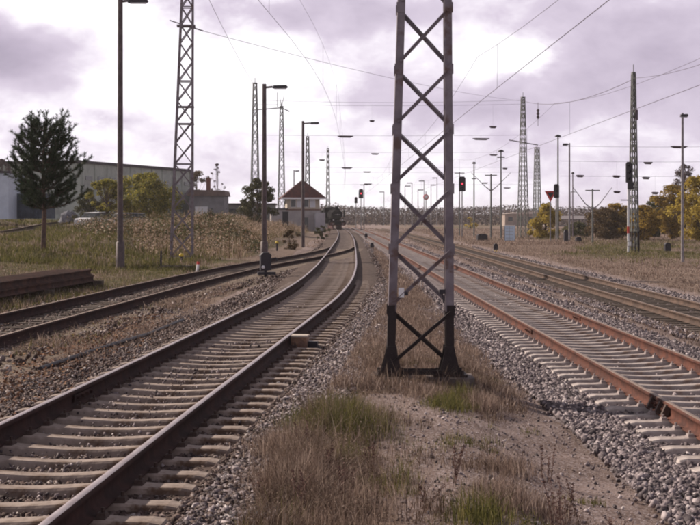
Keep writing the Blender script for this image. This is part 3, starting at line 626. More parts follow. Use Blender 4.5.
# --- the near flat lattice mast: two channel legs, one diagonal per panel on each face
def near_mast():
    Y0 = 18.25; dep = .26; wleg = .115
    root = thing('lattice_mast', 'large grey steel lattice mast with black painted foot, close by between the tracks', 'mast', (.92, Y0, 0))
    def L(px, py, y=Y0): p = at(px, py, y); return Vector((p.x-.92, y-Y0, p.z))
    top_z = 9.6; HZ = lambda py: CH-(py-HY)*Y0/F
    def legx(side, z):   # outer edges measured in the photograph
        t = (z-HZ(300))/(HZ(0)-HZ(300)); 
        return ((388.3+(397.6-388.3)*t if side < 0 else 453.2+(451.2-453.2)*t)-CX)*Y0/F-.92
    wl = .105
    for side in (-1, 1):
        for mi, (z0, z1, m, nm) in enumerate(((.0, HZ(311), M_black, 'leg'), (HZ(311), top_z, M_mast, 'leg'))):
            mb = MB(); o_ = -side
            a0, a1 = legx(side, z0), legx(side, z1); w0 = wl*(1-.012*z0); w1 = wl*(1-.022*z1)
            # channel: web outside, two flanges front and rear
            mb.bar((a0+o_*.005, 0, z0), (a1+o_*.005, 0, z1), .010, dep)
            for f in (-1, 1):
                mb.add([(a0+o_*.010, f*dep/2-.004, z0), (a0+o_*w0, f*dep/2-.004, z0), (a0+o_*w0, f*dep/2+.005, z0), (a0+o_*.010, f*dep/2+.005, z0),
                        (a1+o_*.010, f*dep/2-.004, z1), (a1+o_*w1, f*dep/2-.004, z1), (a1+o_*w1, f*dep/2+.005, z1), (a1+o_*.010, f*dep/2+.005, z1)],
                       [(0, 3, 2, 1), (4, 5, 6, 7), (0, 1, 5, 4), (1, 2, 6, 5), (2, 3, 7, 6), (3, 0, 4, 7)])
                mb.bar((a0+o_*(w0-.004), f*(dep/2-.02), z0), (a1+o_*(w1-.004), f*(dep/2-.02), z1), .008, .03)
            o = mb.build('leg', m, root)
            if mi == 0: o['label'] = 'black painted foot of the leg'
    # diagonals, photo rows of the panels; front face falls to the left, rear face to the right
    rows = [(363, 313), (303, 252), (245, 192), (181, 133), (122, 73), (62, 12), (2, -48), (-56, -104), (-112, -158), (-166, -210), (-218, -262), (-270, -312), (-320, -362)]
    for k, (b, t) in enumerate(rows):
        zb, zt = HZ(b), HZ(t)
        if zt > top_z: break
        m = M_black if k == 0 else M_mast
        lx0, rx0 = legx(-1, zb)+wl*.55, legx(1, zb)-wl*.55; lx1, rx1 = legx(-1, zt)+wl*.55, legx(1, zt)-wl*.55
        mb = MB(); y = -dep/2-.012; mb.bar((lx0, y, zb), (rx1, y, zt), .044, .012); mb.bar((lx0+.01, y-.02, zb+.03), (rx1+.01, y-.02, zt+.03), .010, .03)
        for (x, z) in ((lx0, zb), (rx1, zt)): mb.tube([(x, y-.03, z), (x, y, z)], .014, 6)
        mb.build('brace', m, root)
        mb = MB(); y = dep/2+.012; mb.bar((rx0, y, zb), (lx1, y, zt), .044, .012); mb.bar((rx0+.01, y-.02, zb+.03), (lx1+.01, y-.02, zt+.03), .010, .03)
        mb.build('brace', m, root)
        mb = MB()
        for f in (-1, 1):      # small gusset plates
            for (x, z) in ((lx1-.02, zt+.04), (rx1+.02, zt+.04)): MB().box((x, f*(dep/2+.0075), z), (.10, .008, .13)).build('gusset', m, root)
    # foot: flared gusset plates, cross bar, concrete base
    for side in (-1, 1):
        o_ = -side; a = legx(side, .35); b_ = legx(side, .02); mb = MB()
        for f in (-1, 1):
            mb.prism([(a-o_*.0, .40), (a+o_*.12, .40), (a+o_*.135, .27), (a+o_*.19, .06), (a+o_*.19, .02), (a-o_*.09, .02), (a-o_*.065, .12), (a-o_*.015, .30)], f*(dep/2+.012), f*(dep/2+.026))
        mb.box((a+o_*.05, 0, .03), (.42, dep+.16, .03))
        for x in (-.10, .20):
            for f in (-1, 1): mb.tube([(a+o_*x, f*(dep/2+.05), .0), (a+o_*x, f*(dep/2+.05), .10)], .02, 6)
        for k in (.10, .2, .3): mb.tube([(a+o_*.06, -dep/2-.05, k), (a+o_*.06, -dep/2-.02, k)], .014, 6)
        mb.build('foot_plate', M_black, root)
        MB().box((a+o_*.05, 0, -.12), (.62, .62, .27), taper=.94).build('foundation', mat('old_concrete', (.17, .14, .14), .9, 0, .3, 4, (.12, .10, .1), .5), root)
    MB().bar((legx(-1, .1), -dep/2-.035, .075), (legx(1, .1), -dep/2-.035, .075), .06, .012, up=(0, 1, 0)).build('cross_bar', M_black, root)
    MB().bar((legx(-1, .1), dep/2+.035, .06), (legx(1, .1), dep/2+.035, .06), .06, .012, up=(0, 1, 0)).build('cross_bar', M_black, root)
    # little number plate and junction box inside the legs
    x = legx(-1, HZ(292))+.155; MB().box((x, -.17, HZ(292)), (.07, .012, .12)).build('plate', M_white, root)
    MB().box((x+.06, -.15, HZ(293)), (.05, .05, .04)).build('bracket', M_dark, root)
    x = legx(1, HZ(291))-.15; mb = MB(); mb.box((x, -.165, HZ(291)), (.07, .05, .055)); mb.tube([(x, -.165, HZ(291)-.02), (x+.02, -.165, HZ(302))], .008, 6); mb.build('junction_box', M_dark, root)
near_mast()

# --- four-legged lattice masts
def lattice(px, pyb, pyt, Y, wb, wt, m, label, panel=1.25, leg=.09, br=.045, rot=.3, blackfoot=0, dx=0, base=None, arms=(), topfit=True, name='lattice_mast'):
    x = ZG(px, Y); z0 = gz(x, Y) if base is None else base; zt = CH-(pyt-HY)*Y/F; H = zt-z0
    root = thing(name, label, 'mast', (x, Y, z0-.1), rot, 'lattice masts of the yard'); H += .1
    def cor(i, z):
        t = z/H; h = (wb+(wt-wb)*t)/2; sx, sy = ((-1, -1), (1, -1), (1, 1), (-1, 1))[i]; return Vector((sx*h+dx*t, sy*h, z))
    for i in range(4):
        mb = MB(); n = 5
        if blackfoot:
            MB().bar(cor(i, 0), cor(i, blackfoot), leg*1.25, leg*1.25).build('leg_foot', M_black, root)
        mb.bar(cor(i, blackfoot), cor(i, H), leg, leg); mb.build('leg', m, root)
    mb = MB(); z = .25; k = 0
    while z < H-.3:
        t = z/H; p = panel*(1-.35*t); z2 = min(z+p, H-.05)
        for i in range(4):
            j = (i+1) % 4
            mb.bar(cor(i, z), cor(j, z2), br, br*.6); mb.bar(cor(j, z), cor(i, z2), br, br*.6)
        if k % 4 == 0:
            for i in range(4): mb.bar(cor(i, z), cor((i+1) % 4, z), br, br)
        z = z2; k += 1
    mb.build('bracing', m, root)
    mb = MB(); mb.box((dx, 0, H+.06), (wt*1.3, wt*1.3, .16)); mb.tube([(dx, 0, H+.1), (dx, 0, H+.7)], .03, 6); mb.build('mast_head', m, root)
    if blackfoot == 0: MB().box((0, 0, .05), (wb+.5, wb+.5, .3), taper=.95).build('foundation', MATS['old_concrete'], root)
    return root, z0-.1, H, x
L2, z2_, H2, x2 = lattice(181.5, 261, -52, 69, 1.02, .42, M_mast, 'tall purplish grey lattice mast on the left bank, cut by the top of the picture', panel=1.15, leg=.10, br=.05, rot=.08, dx=.33)
mb = MB()
for zz, w_ in ((CH-(26-HY)*69/F, .62), (CH-(107-HY)*69/F, .5), (CH-(124-HY)*69/F, .5)): 
    mb.box((.22, 0, zz-z2_), (w_+.25, .6, .07))
zz = CH-(25-HY)*69/F-z2_; mb.tube([(-.55, -.3, zz+.18), (.0, -.3, zz)], .025, 6); mb.tube([(.5, -.3, zz-.14), (1.05, -.3, zz-.32)], .03, 6)
mb.build('bracket', M_mast, L2)
lattice(255, 235, 84, 160, .95, .36, M_green, "pale lattice mast rising behind the round green tree, left of the second lamp pole", rot=.25, panel=1.35, leg=.085, br=.045)
L5, z5, H5, x5 = lattice(281.5, 232, 107, 200, 1.0, .38, M_green, "lattice mast with forked wires on its head and an arm reaching left", rot=.2, panel=1.4, leg=.085, br=.045)
mb = MB(); mb.tube([(-4.1, 0, H5-.5), (0, 0, H5-.1), (1.1, 0, H5-.6)], .07, 6)
for q in ((-.6, 2.0), (-.25, 1.3), (.35, 1.5)): mb.tube([(0 if q[0] != -.6 else -.6, 0, H5), (q[0], 0, H5+q[1])], .04, 5)
mb.build('arm', M_steel, L5)
lattice(307.5, 230, 137, 280, 1.1, .45, M_green, 'lattice mast showing just right of the lamp pole before the signal box', rot=.2, panel=1.8, leg=.12, br=.07)
lattice(328, 229, 149, 330, .9, .4, M_green, 'thinnest and farthest lattice mast, above the steam locomotive', rot=.2, panel=1.8, leg=.12, br=.07)
lattice(523, 238, 98, 178, 1.1, .34, M_green, 'tall lattice mast behind the pale blue cabinet, right of the near mast', rot=.3, panel=1.4, leg=.09, br=.045)
lattice(537, 231, 148, 290, 1.3, .7, M_green, 'shorter lattice mast behind the yellow bush', rot=.3, panel=1.8, leg=.13, br=.07)
L8, z8, H8, x8 = lattice(633.5, 251, 74, 107, .58, .2, M_green, 'lattice mast with black foot standing behind the white signal post', rot=.25, panel=1.1, leg=.085, br=.045, blackfoot=1.6)
MB().box((.15, -.2, CH-(115-HY)*107/F-z8), (.16, .16, .75)).build('insulator', M_insul, L8)

# --- lamp poles
def lamp_pole(px, pyb, pyt, Y, r0, r1, m, label, arm=1, lum=(.9, .16), lean=0, base=None, kind='side', sleeve=0, group='yard lamp poles', cross=None, name='lamp_pole', armlen=.35):
    x = ZG(px, Y); z0 = (gz(x, Y) if base is None else base)-.1; zt = CH-(pyt-HY)*Y/F; H = zt-z0
    root = thing(name, label, 'lamp pole', (x, Y, z0), 0, group)
    MB().tube([(0, 0, sleeve*.98), (lean*.5, 0, H*.5), (lean, 0, H)], [r0, (r0+r1)/2, r1], 10).build('pole', m, root)
    if sleeve: MB().tube([(0, 0, 0), (0, 0, sleeve), (0, 0, sleeve+.04)], [r0*1.45, r0*1.4, r0], 10).build('pole_sleeve', m, root)
    if kind == 'side':
        MB().tube([(lean, 0, H-.18), (lean+arm*armlen, 0, H-.14)], r1*.55, 6).build('arm', m, root)
        c = lean+arm*(armlen+lum[0]/2); mb = MB(); a, h = lum[0]/2, lum[1]/2
        mb.prism([(c-a, H-.14-h), (c+a*.9, H-.14-h*.8), (c+a, H-.14), (c+a*.8, H-.14+h), (c-a*.9, H-.14+h*.8)], -.13, .13); lo = mb.build('luminaire', M_dark, root)
        MB().box((c, 0, H-.14-h-.012), (lum[0]*.8, .18, .03)).build('lamp_glass', M_lampglass, lo)
    elif kind == 'top':
        MB().lathe((lean, 0, H), [(.05, -.12), (lum[0]*.45, -.10), (lum[0]*.5, -.02), (lum[0]*.32, .10), (.03, .16)], 10).build('luminaire', M_dark, root)
    elif kind == 'double':
        for s in (-1, 1): MB().box((lean+s*lum[0]*.3, 0, H+.0), (lum[0]*.55, .35, lum[1])).build('luminaire', M_dark, root)
    if cross:
        mb = MB()
        for (dz, wdt, rr) in cross: mb.tube([(lean*.9-wdt, 0, H-dz), (lean*.9+wdt, 0, H-dz)], rr, 6)
        mb.build('crossarm', m, root)
    return root, z0, H, x
lamp_pole(120.3, 270, -3, 56, .115, .095, M_pole, "tallest dark lamp pole, on the left, its luminaire cut by the picture's top", lum=(.78, .17), armlen=.3, sleeve=1.15)
lamp_pole(264.3, 260, 84, 72, .13, .10, M_pole, 'dark lamp pole standing behind the black switch lantern, second tallest on the left', lum=(.75, .16), armlen=.42, sleeve=.9)
lamp_pole(303, 246, 121, 100, .12, .09, M_pole, 'dark lamp pole standing before the signal box', lum=(.62, .13), armlen=.5)
lamp_pole(294, 230, 170, 240, .12, .09, M_steel, 'small far lamp pole above the left eaves of the signal box', lum=(.7, .2), armlen=.2)
lamp_pole(682.5, 262, 113, 81, .085, .065, M_polep, 'pale lamp pole standing before the autumn trees at the right edge', kind='side', lum=(.42, .16), armlen=-.12, arm=1)
lamp_pole(501, 238, 151, 175, .11, .08, M_green, 'green lamp pole with a double head left of the tall lattice mast', kind='top', lum=(.75, .2), cross=[(.75, .45, .08)])
lamp_pole(474, 236, 163, 185, .10, .08, M_green, 'thin green lamp pole with a small round head, right of the red signal', kind='top', lum=(.55, .2), cross=[(2.0, .3, .07)])
lamp_pole(558, 241, 136, 165, .12, .08, M_green, 'green lamp pole leaning slightly to the left behind the triangular sign', kind='top', lum=(.75, .2), lean=-.0, cross=None)
lamp_pole(569.5, 243, 143, 148, .10, .08, M_polep, 'pale slim lamp pole with a long lantern reaching left, by the leaning green pole', kind='side', lum=(.55, .22), arm=-1, armlen=.15)
lamp_pole(572.8, 238, 173, 185, .09, .07, M_mast, 'short grey pole with a small head close behind the pale slim lamp pole', kind='top', lum=(.4, .2))
lamp_pole(688, 262, 178, 200, .12, .1, M_steel, 'grey pole half hidden by the tall autumn tree', kind='top', lum=(.3, .15)) if False else None
# --- catenary poles with a crossarm
def arm_pole(px, pyb, pyt, Y, m, label, vee=0, r=.11):
    x = ZG(px, Y); z0 = gz(x, Y)-.1; H = CH-(pyt-HY)*Y/F-z0
    root = thing('crossarm_pole', label, 'pole', (x, Y, z0), 0, 'catenary poles with crossarms')
    MB().tube([(0, 0, 0), (0, 0, H)], [r, r*.8], 8).build('pole', m, root)
    mb = MB(); mb.tube([(-.7, 0, H-.15), (.7, 0, H-.15)], .06, 6); mb.build('crossarm', m, root)
    if vee:
        mb = MB()
        for s in (-1, 1): mb.tube([(0, 0, H-2.0), (s*.7, 0, H-1.45), (s*vee, 0, H+.15)], [.07, .05, .03], 6)
        mb.build('stay_wire', M_mast, root)
    return root
arm_pole(491, 238, 174, 170, M_green, 'green pole with a short crossarm and slanting stays, right of the red signal', 2.3)
arm_pole(592.5, 243, 189, 142, M_green, 'green pole with a crossarm and V shaped stays, left of the white signal post', 1.9, .09)
arm_pole(459.5, 236, 172, 200, M_green, 'thin green pole just left of the red signal at the right of the near mast', 0, .09)
arm_pole(364, 232, 184, 260, M_green, 'thin green pole beside the distant red signal at the left of the near mast', 0, .09)
far = [(397.5, 176), (405, 186), (412, 183), (418, 190), (424, 181), (431, 185), (437, 178), (447, 188), (384, 192), (571, 192)]
LBL = ['first inside the left leg of the near mast', 'second inside the near mast', 'third inside the near mast', 'fourth inside the near mast, a low one', 'fifth inside the near mast, a tall one', 'sixth inside the near mast', 'tallest one, inside the near mast near its right leg', 'beside the right leg of the near mast', 'just left of the near mast', 'far right one by the pale slim lamp pole']
for k, (px, py) in enumerate(far):
    Y = 380+12*k; x = ZG(px, Y); z0 = -.5; H = CH-(py-HY)*Y/F-z0
    root = thing('lamp_pole', 'small distant lamp pole, '+LBL[k], 'lamp pole', (x, Y, z0), 0, 'distant lamp poles before the wood')
    MB().tube([(0, 0, 0), (0, 0, H)], [.14, .10], 6).build('pole', M_steel, root)
    mb = MB(); s = 1 if k % 2 else -1; mb.box((s*.7, 0, H), (1.6, .4, .25)); mb.build('luminaire', M_dark, root)

# --- colour light signals
def signal(px, pyb, py0, py1, Y, w_, label, red=None, pole=M_steel, r=.07, dxp=0, extra=None, mastcol=None, cat='signal'):
    x = ZG(px, Y); z0 = gz(x, Y)-.1; za, zb = CH-(py1-HY)*Y/F-z0, CH-(py0-HY)*Y/F-z0
    root = thing('railway_signal', label, cat, (x, Y, z0), 0)
    MB().tube([(0, .18, 0), (0, .18, zb-.1)], r, 8).build('post', pole, root)
    mb = MB(); h = w_/2; mb.prism([(-h, za), (-h*.75, za-.05), (h*.75, za-.05), (h, za), (h, zb-h*.6), (h*.6, zb), (-h*.6, zb), (-h, zb-h*.6)], -.08, .10)
    hd = mb.build('signal_head', M_dark, root); n = 3 if zb-za > 1.2 else 2
    for k in range(n):
        zc = za+(zb-za)*(k+.5)/n; mb = MB(); mb.tube([(0, -.08, zc), (0, -.26, zc)], w_*.26, 10, cap=False); mb.build('lamp_hood', M_dark, hd)
        if red is not None and k == red: MB().lathe((0, -.12, zc), [(.001, -.05), (w_*.12, -.03), (w_*.16, .01)], 10, axis='y').build('lens', M_redlight, hd)
        else: MB().lathe((0, -.12, zc), [(.001, -.03), (w_*.18, -.02), (w_*.2, .01)], 10, axis='y').build('lens', mat('signal_glass', (.02, .02, .03), .15, 0, .1, 10, spec=.6), hd)
    return root, z0, za, zb
signal(462.2, 236, 176.5, 191, 185, .85, 'red lit signal right of the near lattice mast, beside the thin green poles', red=1)
signal(361, 232, 189, 198, 270, .85, 'distant red lit signal left of the near lattice mast', red=1)
signal(356, 230, 197, 203, 300, .6, 'small dark signal beside the distant red lit one')
signal(556.5, 244, 184, 197.5, 150, .55, 'dark signal behind the red triangular sign')
s1, z0, za, zb = signal(628.8, 253, 162, 182, 104, .42, 'tall black signal head on a red and white post, before the green lattice mast', pole=M_white, r=.075)
MB().box((.12, -.05, za-.28), (.42, .25, .48)).build('lower_head', M_dark, s1)
mb = MB(); mb.box((-.28, .12, CH-(200-HY)*104/F-z0), (.55, .1, .07)); mb.build('step_bracket', M_steel, s1)
for k, (a, b) in enumerate(((.55, .95), (1.5, 2.0))): MB().tube([(0, .18, a), (0, .18, b)], .079, 8).build('red_band', M_red if k else M_steel, s1)
MB().box((.05, .0, .75), (.22, .1, .3)).build('number_plate', M_white, s1)
# triangular sign, point down
Y = 152; x = ZG(550.5, Y); z0 = gz(x, Y)-.1; zt = CH-(191-HY)*Y/F-z0; zb_ = CH-(202-HY)*Y/F-z0
root = thing('triangular_sign', 'red triangular sign with point down on a grey post, left of the yellow bush top', 'sign', (x, Y, z0))
MB().tube([(0, .08, 0), (0, .08, zt)], .06, 8).build('post', M_steel, root)
MB().prism([(-.62, zt), (.62, zt), (0, zb_)], -.03, .0).build('sign_plate', M_red, root)
MB().prism([(-.36, zt-.16), (.36, zt-.16), (0, zb_+.42)], -.04, -.032).build('sign_field', M_dark, root)
# dark ring sign on far pole
Y = 380; x = ZG(426, Y); z0 = -.5; z = CH-(197-HY)*Y/F-z0
root = thing('round_sign', 'far round sign on a post seen through the near lattice mast', 'sign', (x, Y, z0)); MB().tube([(0, .1, 0), (0, .1, z+1.5)], .12, 6).build('post', M_steel, root)
MB().lathe((0, 0, z), [(.75, -.05), (.75, .05)], 14, axis='y').build('sign_plate', M_red, root)
MB().lathe((0, -.08, z), [(.5, -.02), (.5, .02)], 14, axis='y').build('sign_field', M_white, root)

# --- dwarf signals, lanterns, cabinets, boxes
def dwarf(px, pyb, Y, w_, h_, label, cap=M_dark, body=M_dark, cat='dwarf signal', leg=.35, name='dwarf_signal'):
    x = ZG(px, Y); z0 = gz(x, Y)-.05; root = thing(name, label, cat, (x, Y, z0), .1)
    mb = MB()
    for s in (-1, 1): MB().tube([(s*w_*.25, 0, 0), (s*w_*.25, 0, leg*h_+.03)], .03, 6).build('leg', body, root)
    mb = MB(); mb.prism([(-w_/2, leg*h_), (w_/2, leg*h_), (w_/2, h_*.82), (w_*.3, h_), (-w_*.3, h_), (-w_/2, h_*.82)], -w_*.4, w_*.4); hd = mb.build('housing', cap, root)
    mb = MB(); mb.tube([(0, -w_*.4, h_*.68), (0, -w_*.55, h_*.68)], w_*.2, 8); mb.build('hood', cap, hd)
    return root
dwarf(495.6, 251, 107, .30, .68, 'small dwarf signal with black head on a yellow foot beside the far right track', body=M_yellow)
dwarf(566, 244, 140, .42, 1.3, 'narrow dark cabinet on the meadow below the leaning green lamp pole', leg=.15, name='trackside_cabinet', cat='cabinet')
dwarf(578.3, 242, 142, .55, .6, 'low round dark lantern on the meadow, left of the white signal post', leg=.3)
dwarf(667.4, 250, 107, .42, .72, 'low dark box in the meadow between the green lattice mast and the right lamp pole', leg=.15, name='trackside_cabinet', cat='cabinet')
dwarf(372, 252, 86, .22, .70, 'small marker lantern on a post between the two main tracks, left of the near mast', cap=M_dark, body=M_steel, leg=.6)
dwarf(366, 236, 150, .3, .6, 'small far dwarf signal between the tracks, just above the marker lantern')
dwarf(482, 240, 160, 1.1, .8, 'low dark equipment box on the ground left of the pale blue cabinet', leg=.12, name='trackside_cabinet', cat='cabinet')
# pale blue cabinet
Y = 155; x = ZG(510, Y); z0 = gz(x, Y)-.05
root = thing('equipment_cabinet', 'pale blue cabinet with a dark side standing behind the far right track', 'cabinet', (x, Y, z0), -.25)
MB().box((0, 0, .85), (1.0, .7, 1.6)).build('housing', mat('pale_blue_paint', (.50, .62, .78), .5, 0, .06, 3), root)
MB().box((-.02, 0, 1.68), (1.08, .8, .08)).build('roof', M_white, root); MB().box((0, 0, .04), (.9, .6, .1)).build('plinth', M_steel, root)
mb = MB(); mb.box((-.53, 0, .85), (.05, .66, 1.5)); mb.build('side_door', M_dark, root)
mb = MB(); mb.box((0, -.362, .85), (.02, .02, 1.5)); [mb.box((.0, -.362, .35+.35*k), (.8, .018, .03)) for k in range(4)]; mb.build('door_seam', M_steel, root)
# black switch lantern near the lamp pole
Y = 49.5; x = ZG(265.5, Y); z0 = gz(x, Y)-.02
root = thing('switch_lantern', 'black switch lantern with white disc on a stand beside the siding', 'switch lantern', (x, Y, z0), .2)
MB().tube([(0, 0, 0), (0, 0, .3)], .05, 8).build('stand', M_dark, root)
mb = MB(); mb.box((0, 0, .50), (.36, .30, .50)); mb.prism([(-.2, .75), (.2, .75), (.1, .86), (-.1, .86)], -.16, .16); mb.box((.04, .05, .14), (.60, .3, .10)); mb.build('housing', M_dark, root)
MB().lathe((-.1, -.16, .36), [(.001, -.012), (.055, -.01), (.06, .012)], 12, axis='y').build('disc', M_white, root)
MB().tube([(.19, 0, .62), (.36, 0, .66), (.40, 0, .56)], .035, 6).build('lever', M_dark, root)
# counterweight lever beside it
Y = 53.5; x = ZG(197.5, Y); z0 = gz(x, Y)
root = thing('fouling_marker', 'short red and white marker post at the verge of the siding', 'marker', (x, Y, z0+.1), .3)
MB().tube([(-.02, 0, -.12), (.02, 0, .16)], .05, 8).build('post', M_white, root); MB().tube([(.02, 0, .16), (.03, 0, .26)], .052, 8).build('cap', M_red, root)
# yellow capped posts and dark stump on the left verge
def stake(px, pyb, Y, h_, m, label, cap=None, r=.04):
    x = ZG(px, Y); z0 = gz(x, Y)-.03; root = thing('marker_post', label, 'marker post', (x, Y, z0)); MB().tube([(0, 0, 0), (0, 0, h_)], r, 8).build('post', m, root)
    if cap: MB().lathe((0, 0, h_), [(r*1.8, -.04), (r*2, .04), (r, .09)], 8).build('cap', cap, root)
stake(181.5, 264, 63, .36, M_dark, 'low post with a yellow cap at the foot of the tall left lattice mast', M_yellow, .05)
stake(161, 268, 58, .72, M_dark, 'dark thin stake in the grass between the lamp pole and the left lattice mast')
stake(277, 245, 86, .5, M_dark, 'dark post with a yellow top in the grass right of the second lamp pole', M_yellow, .05)
Y = 57; x = ZG(177, Y); mb = MB(); mb.box((0, 0, 0), (1.3, .5, .14), rz=.1)
o = mb.build('concrete_slab', MATS['old_concrete'], None, (x, Y, gz(x, Y)+.03)); tag(o, 'flat concrete slab lying in the grass before the left lattice mast', 'slab')
# junction box beside the brown track
Y = 22.4; x = ZG(300, Y); z0 = gz(x, Y)-.02
root = thing('junction_box', 'small rusty brown box with a pale lid beside the brown main track', 'junction box', (x, Y, z0), -.12)
MB().box((0, 0, .10), (.24, .26, .20)).build('body', mat('box_brown_paint', (.26, .15, .10), .7, 0, .3, 9, (.17, .10, .08), .3), root)
MB().box((0, 0, .212), (.26, .28, .025)).build('lid', mat('box_lid', (.5, .43, .38), .6, 0, .2, 9), root)
mb = MB(); mb.tube([(.12, .03, .08), (.24, .06, .07), (.30, .08, -.03)], .035, 8); mb.box((.19, .05, .06), (.16, .12, .12)); mb.build('cable_gland', M_dark, root)
# old cable half buried left of the main track
pts = [at(40, 357, 19.0), at(75, 347, 20.6), at(110, 338, 22.3), at(150, 326, 25), at(183, 313, 28.4)]
mb = MB(); mb.tube([(p.x, p.y, gz(p.x, p.y)+.025) for p in pts], .035, 8); tag(mb.build('cable', M_dark), 'dark cable lying in the dirt left of the brown main track', 'cable')
# stack of old rails on timbers
a, b = Vector((-8.35, 31.0, 0)), Vector((-7.45, 43.0, 0)); dr = (b-a).normalized(); nr_ = Vector((-dr.y, dr.x, 0)); first = None
for k in range(3):
    p = a+dr*(1.2+k*5.2)+nr_*.62
    mb = MB(); mb.bar(p-nr_*.85, p+nr_*.85, .24, .16, up=(0, 0, 1)); o = mb.build('timber_beam', M_wood_s); o.location.z = gz(p.x, p.y)+.06
    tag(o, 'dark timber beam under the stack of old rails on the left', 'beam', 'beams under the old rails')
M_oldrail = mat('old_rail_rust', (.085, .045, .036), .9, 0, .35, 3, (.05, .03, .027), .4, spec=.1)
for lay in range(2):
    for k in range(8 if lay == 0 else 7):
        ofs = .05+.155*k+lay*.08; s0 = random.uniform(-.25, .25); L_ = random.uniform(11.4, 12.1)
        p0 = a+dr*s0+nr_*ofs; A_ = np.array([tuple(p0+dr*t) for t in (0, L_/2, L_)]); z = .15+lay*.175+.172
        A_[:, 2] = z; V_, Fs = sweep(A_, 0, RP); Fc_ = np.concatenate(Fs); o = npmesh('old_rail', V_, Fc_, M_oldrail)
        me_ = o.data; bm_n = len(A_)*16
        tag(o, ('old rusty brown rail in the top layer of the stack at the left edge' if lay else 'old rusty brown rail in the bottom layer of the stack at the left edge'), 'rail', 'old rails stacked beside the siding')

# ================================================================== WIRES
def sagline(p0, p1, sag, n=12):
    p0, p1 = Vector(p0), Vector(p1); return [p0.lerp(p1, k/n)-Vector((0, 0, sag*4*(k/n)*(1-k/n))) for k in range(n+1)]
def catenary(key, label, zc, zm, ys, dx=0, rw=.0065):
    root = thing('overhead_line', label, 'overhead line'); A = TR[key]
    X = lambda y: float(np.interp(y, A[:, 1], A[:, 0]))+dx
    yy = list(np.linspace(ys[0], ys[-1], 60)); MB().tube([(X(y), y, zc) for y in yy], rw*1.2, 5, cap=False).build('contact_wire', M_wire, root)
    mb = MB(); pts = []
    for y0, y1 in zip(ys[:-1], ys[1:]):
        for k in range(12): t = k/12; pts.append((X(y0+(y1-y0)*t), y0+(y1-y0)*t, zm-1.1*4*t*(1-t)*(.8 if key != 'main' else .35)))
    pts.append((X(ys[-1]), ys[-1], zm)); mb.tube(pts, rw*.8, 5, cap=False); mb.build('messenger_wire', M_wire, root)
    for q in pts[2::3]:
        if q[1] > 6: MB().tube([q, (q[0], q[1], zc)], .004+.00002*q[1], 4).build('dropper', M_wire, root)
    return root
catenary('r1', 'overhead contact line above the orange rusted track', 5.55, 7.0, [-20, 45, 108, 175, 250, 330])
catenary('r2', 'overhead contact line above the far right track', 5.35, 6.9, [12, 62, 120, 178, 250, 320])
catenary('main', 'overhead contact line above the left brown track', 5.7, 7.2, [2, 60, 110, 170, 240, 330], rw=.0035)
def wire(name, label, pts, r, mb_=None, group=None):
    o = MB().tube(pts, r, 5, cap=False).build(name, M_wire); tag(o, label, 'wire', group); return o
wire('cable', 'long cable slung between the heads of the two tall right lattice masts', sagline(at(523, 101, 178), at(633.5, 79, 107), 1.0), .022)
wire('cable', 'cable running from the right lattice mast out of the right side of the picture', sagline(at(634, 78, 107), at(760, 40, 70), .4), .014)
wire('cable', 'long cable slung from the tall left lattice mast across to the tall right one', sagline(at(188, 27, 69), at(523, 101, 178), .5), .012)
wire('cable', 'thin cable coming down steeply to the head of the mast behind the round tree', sagline(at(195, -30, 60), at(255, 86, 160), .3), .011)
def cross_span(Y, px0, px1, rows, ins, label, r=.013):
    root = thing('cross_span', label, 'cross span'); 
    for py, sag in rows: MB().tube(sagline(at(px0, py, Y), at(px1, py, Y), sag), r, 5, cap=False).build('span_wire', M_wire, root)
    for px, py, wpx in ins:
        p = at(px, py, Y); h = wpx/2*Y/F; mb = MB()
        mb.tube([(p.x-h, p.y, p.z+.05), (p.x-h*.6, p.y, p.z), (p.x+h*.6, p.y, p.z-.02), (p.x+h, p.y, p.z+.06)], [.04, .13, .13, .04], 8); mb.build('insulator', M_insul, root)
        up_ = [q for q, _ in rows if q < py-1]
        if up_: MB().tube([tuple(at(px, max(up_), Y)), tuple(p)], .006, 4).build('hanger', M_wire, root)
cross_span(172, 255, 523, [(100, .3), (104, .2), (135, .1)], [(345.5, 136.5, 16), (481, 139, 17), (493, 127, 7), (372, 121, 5)], 'nearest cross span of wires hung between the tall masts either side of the tracks')
cross_span(236, 281, 530, [(152, .1), (167, .1)], [(347, 168, 11), (493.5, 155, 8), (375, 154, 8), (505, 168.5, 5), (322, 160, 6)], 'middle cross span of wires above the tracks')
cross_span(290, 307, 537, [(172, .1), (184, .1)], [(485, 183, 6), (507, 188, 7), (367, 172, 8), (368, 184, 8), (448, 178, 7), (395, 181, 6)], 'farthest cross span of wires above the tracks')
cross_span(150, 560, 760, [(146, .1), (161, .1), (176, .05)], [(648, 163, 9), (679, 147, 17), (616.5, 176.5, 8), (646, 178, 8), (655, 193, 7), (617, 192, 7), (580, 176, 8)], 'cross span of wires on the right, behind the white signal post')
# arm from the short lattice mast, and hanging insulator
Y = 290; root = thing('cantilever_arm', 'thin sloping arm reaching left from the head of the shorter right lattice mast', 'arm'); MB().tube([tuple(at(509, 140, Y)), tuple(at(538, 145, Y))], .10, 6).build('tube', M_wire, root)
p = at(538, 113, 178); mb = MB(); mb.tube([p+Vector((0, 0, 1.3)), p-Vector((0, 0, 1.6))], .03, 5); mb.lathe((p.x, p.y, p.z), [(.08, -.7), (.2, -.5), (.1, -.3), (.2, -.1), (.1, .1), (.2, .3), (.08, .5)], 8)
tag(mb.build('hanging_insulator', M_insul), 'dark insulator hanging from the cable right of the tall lattice mast', 'insulator')
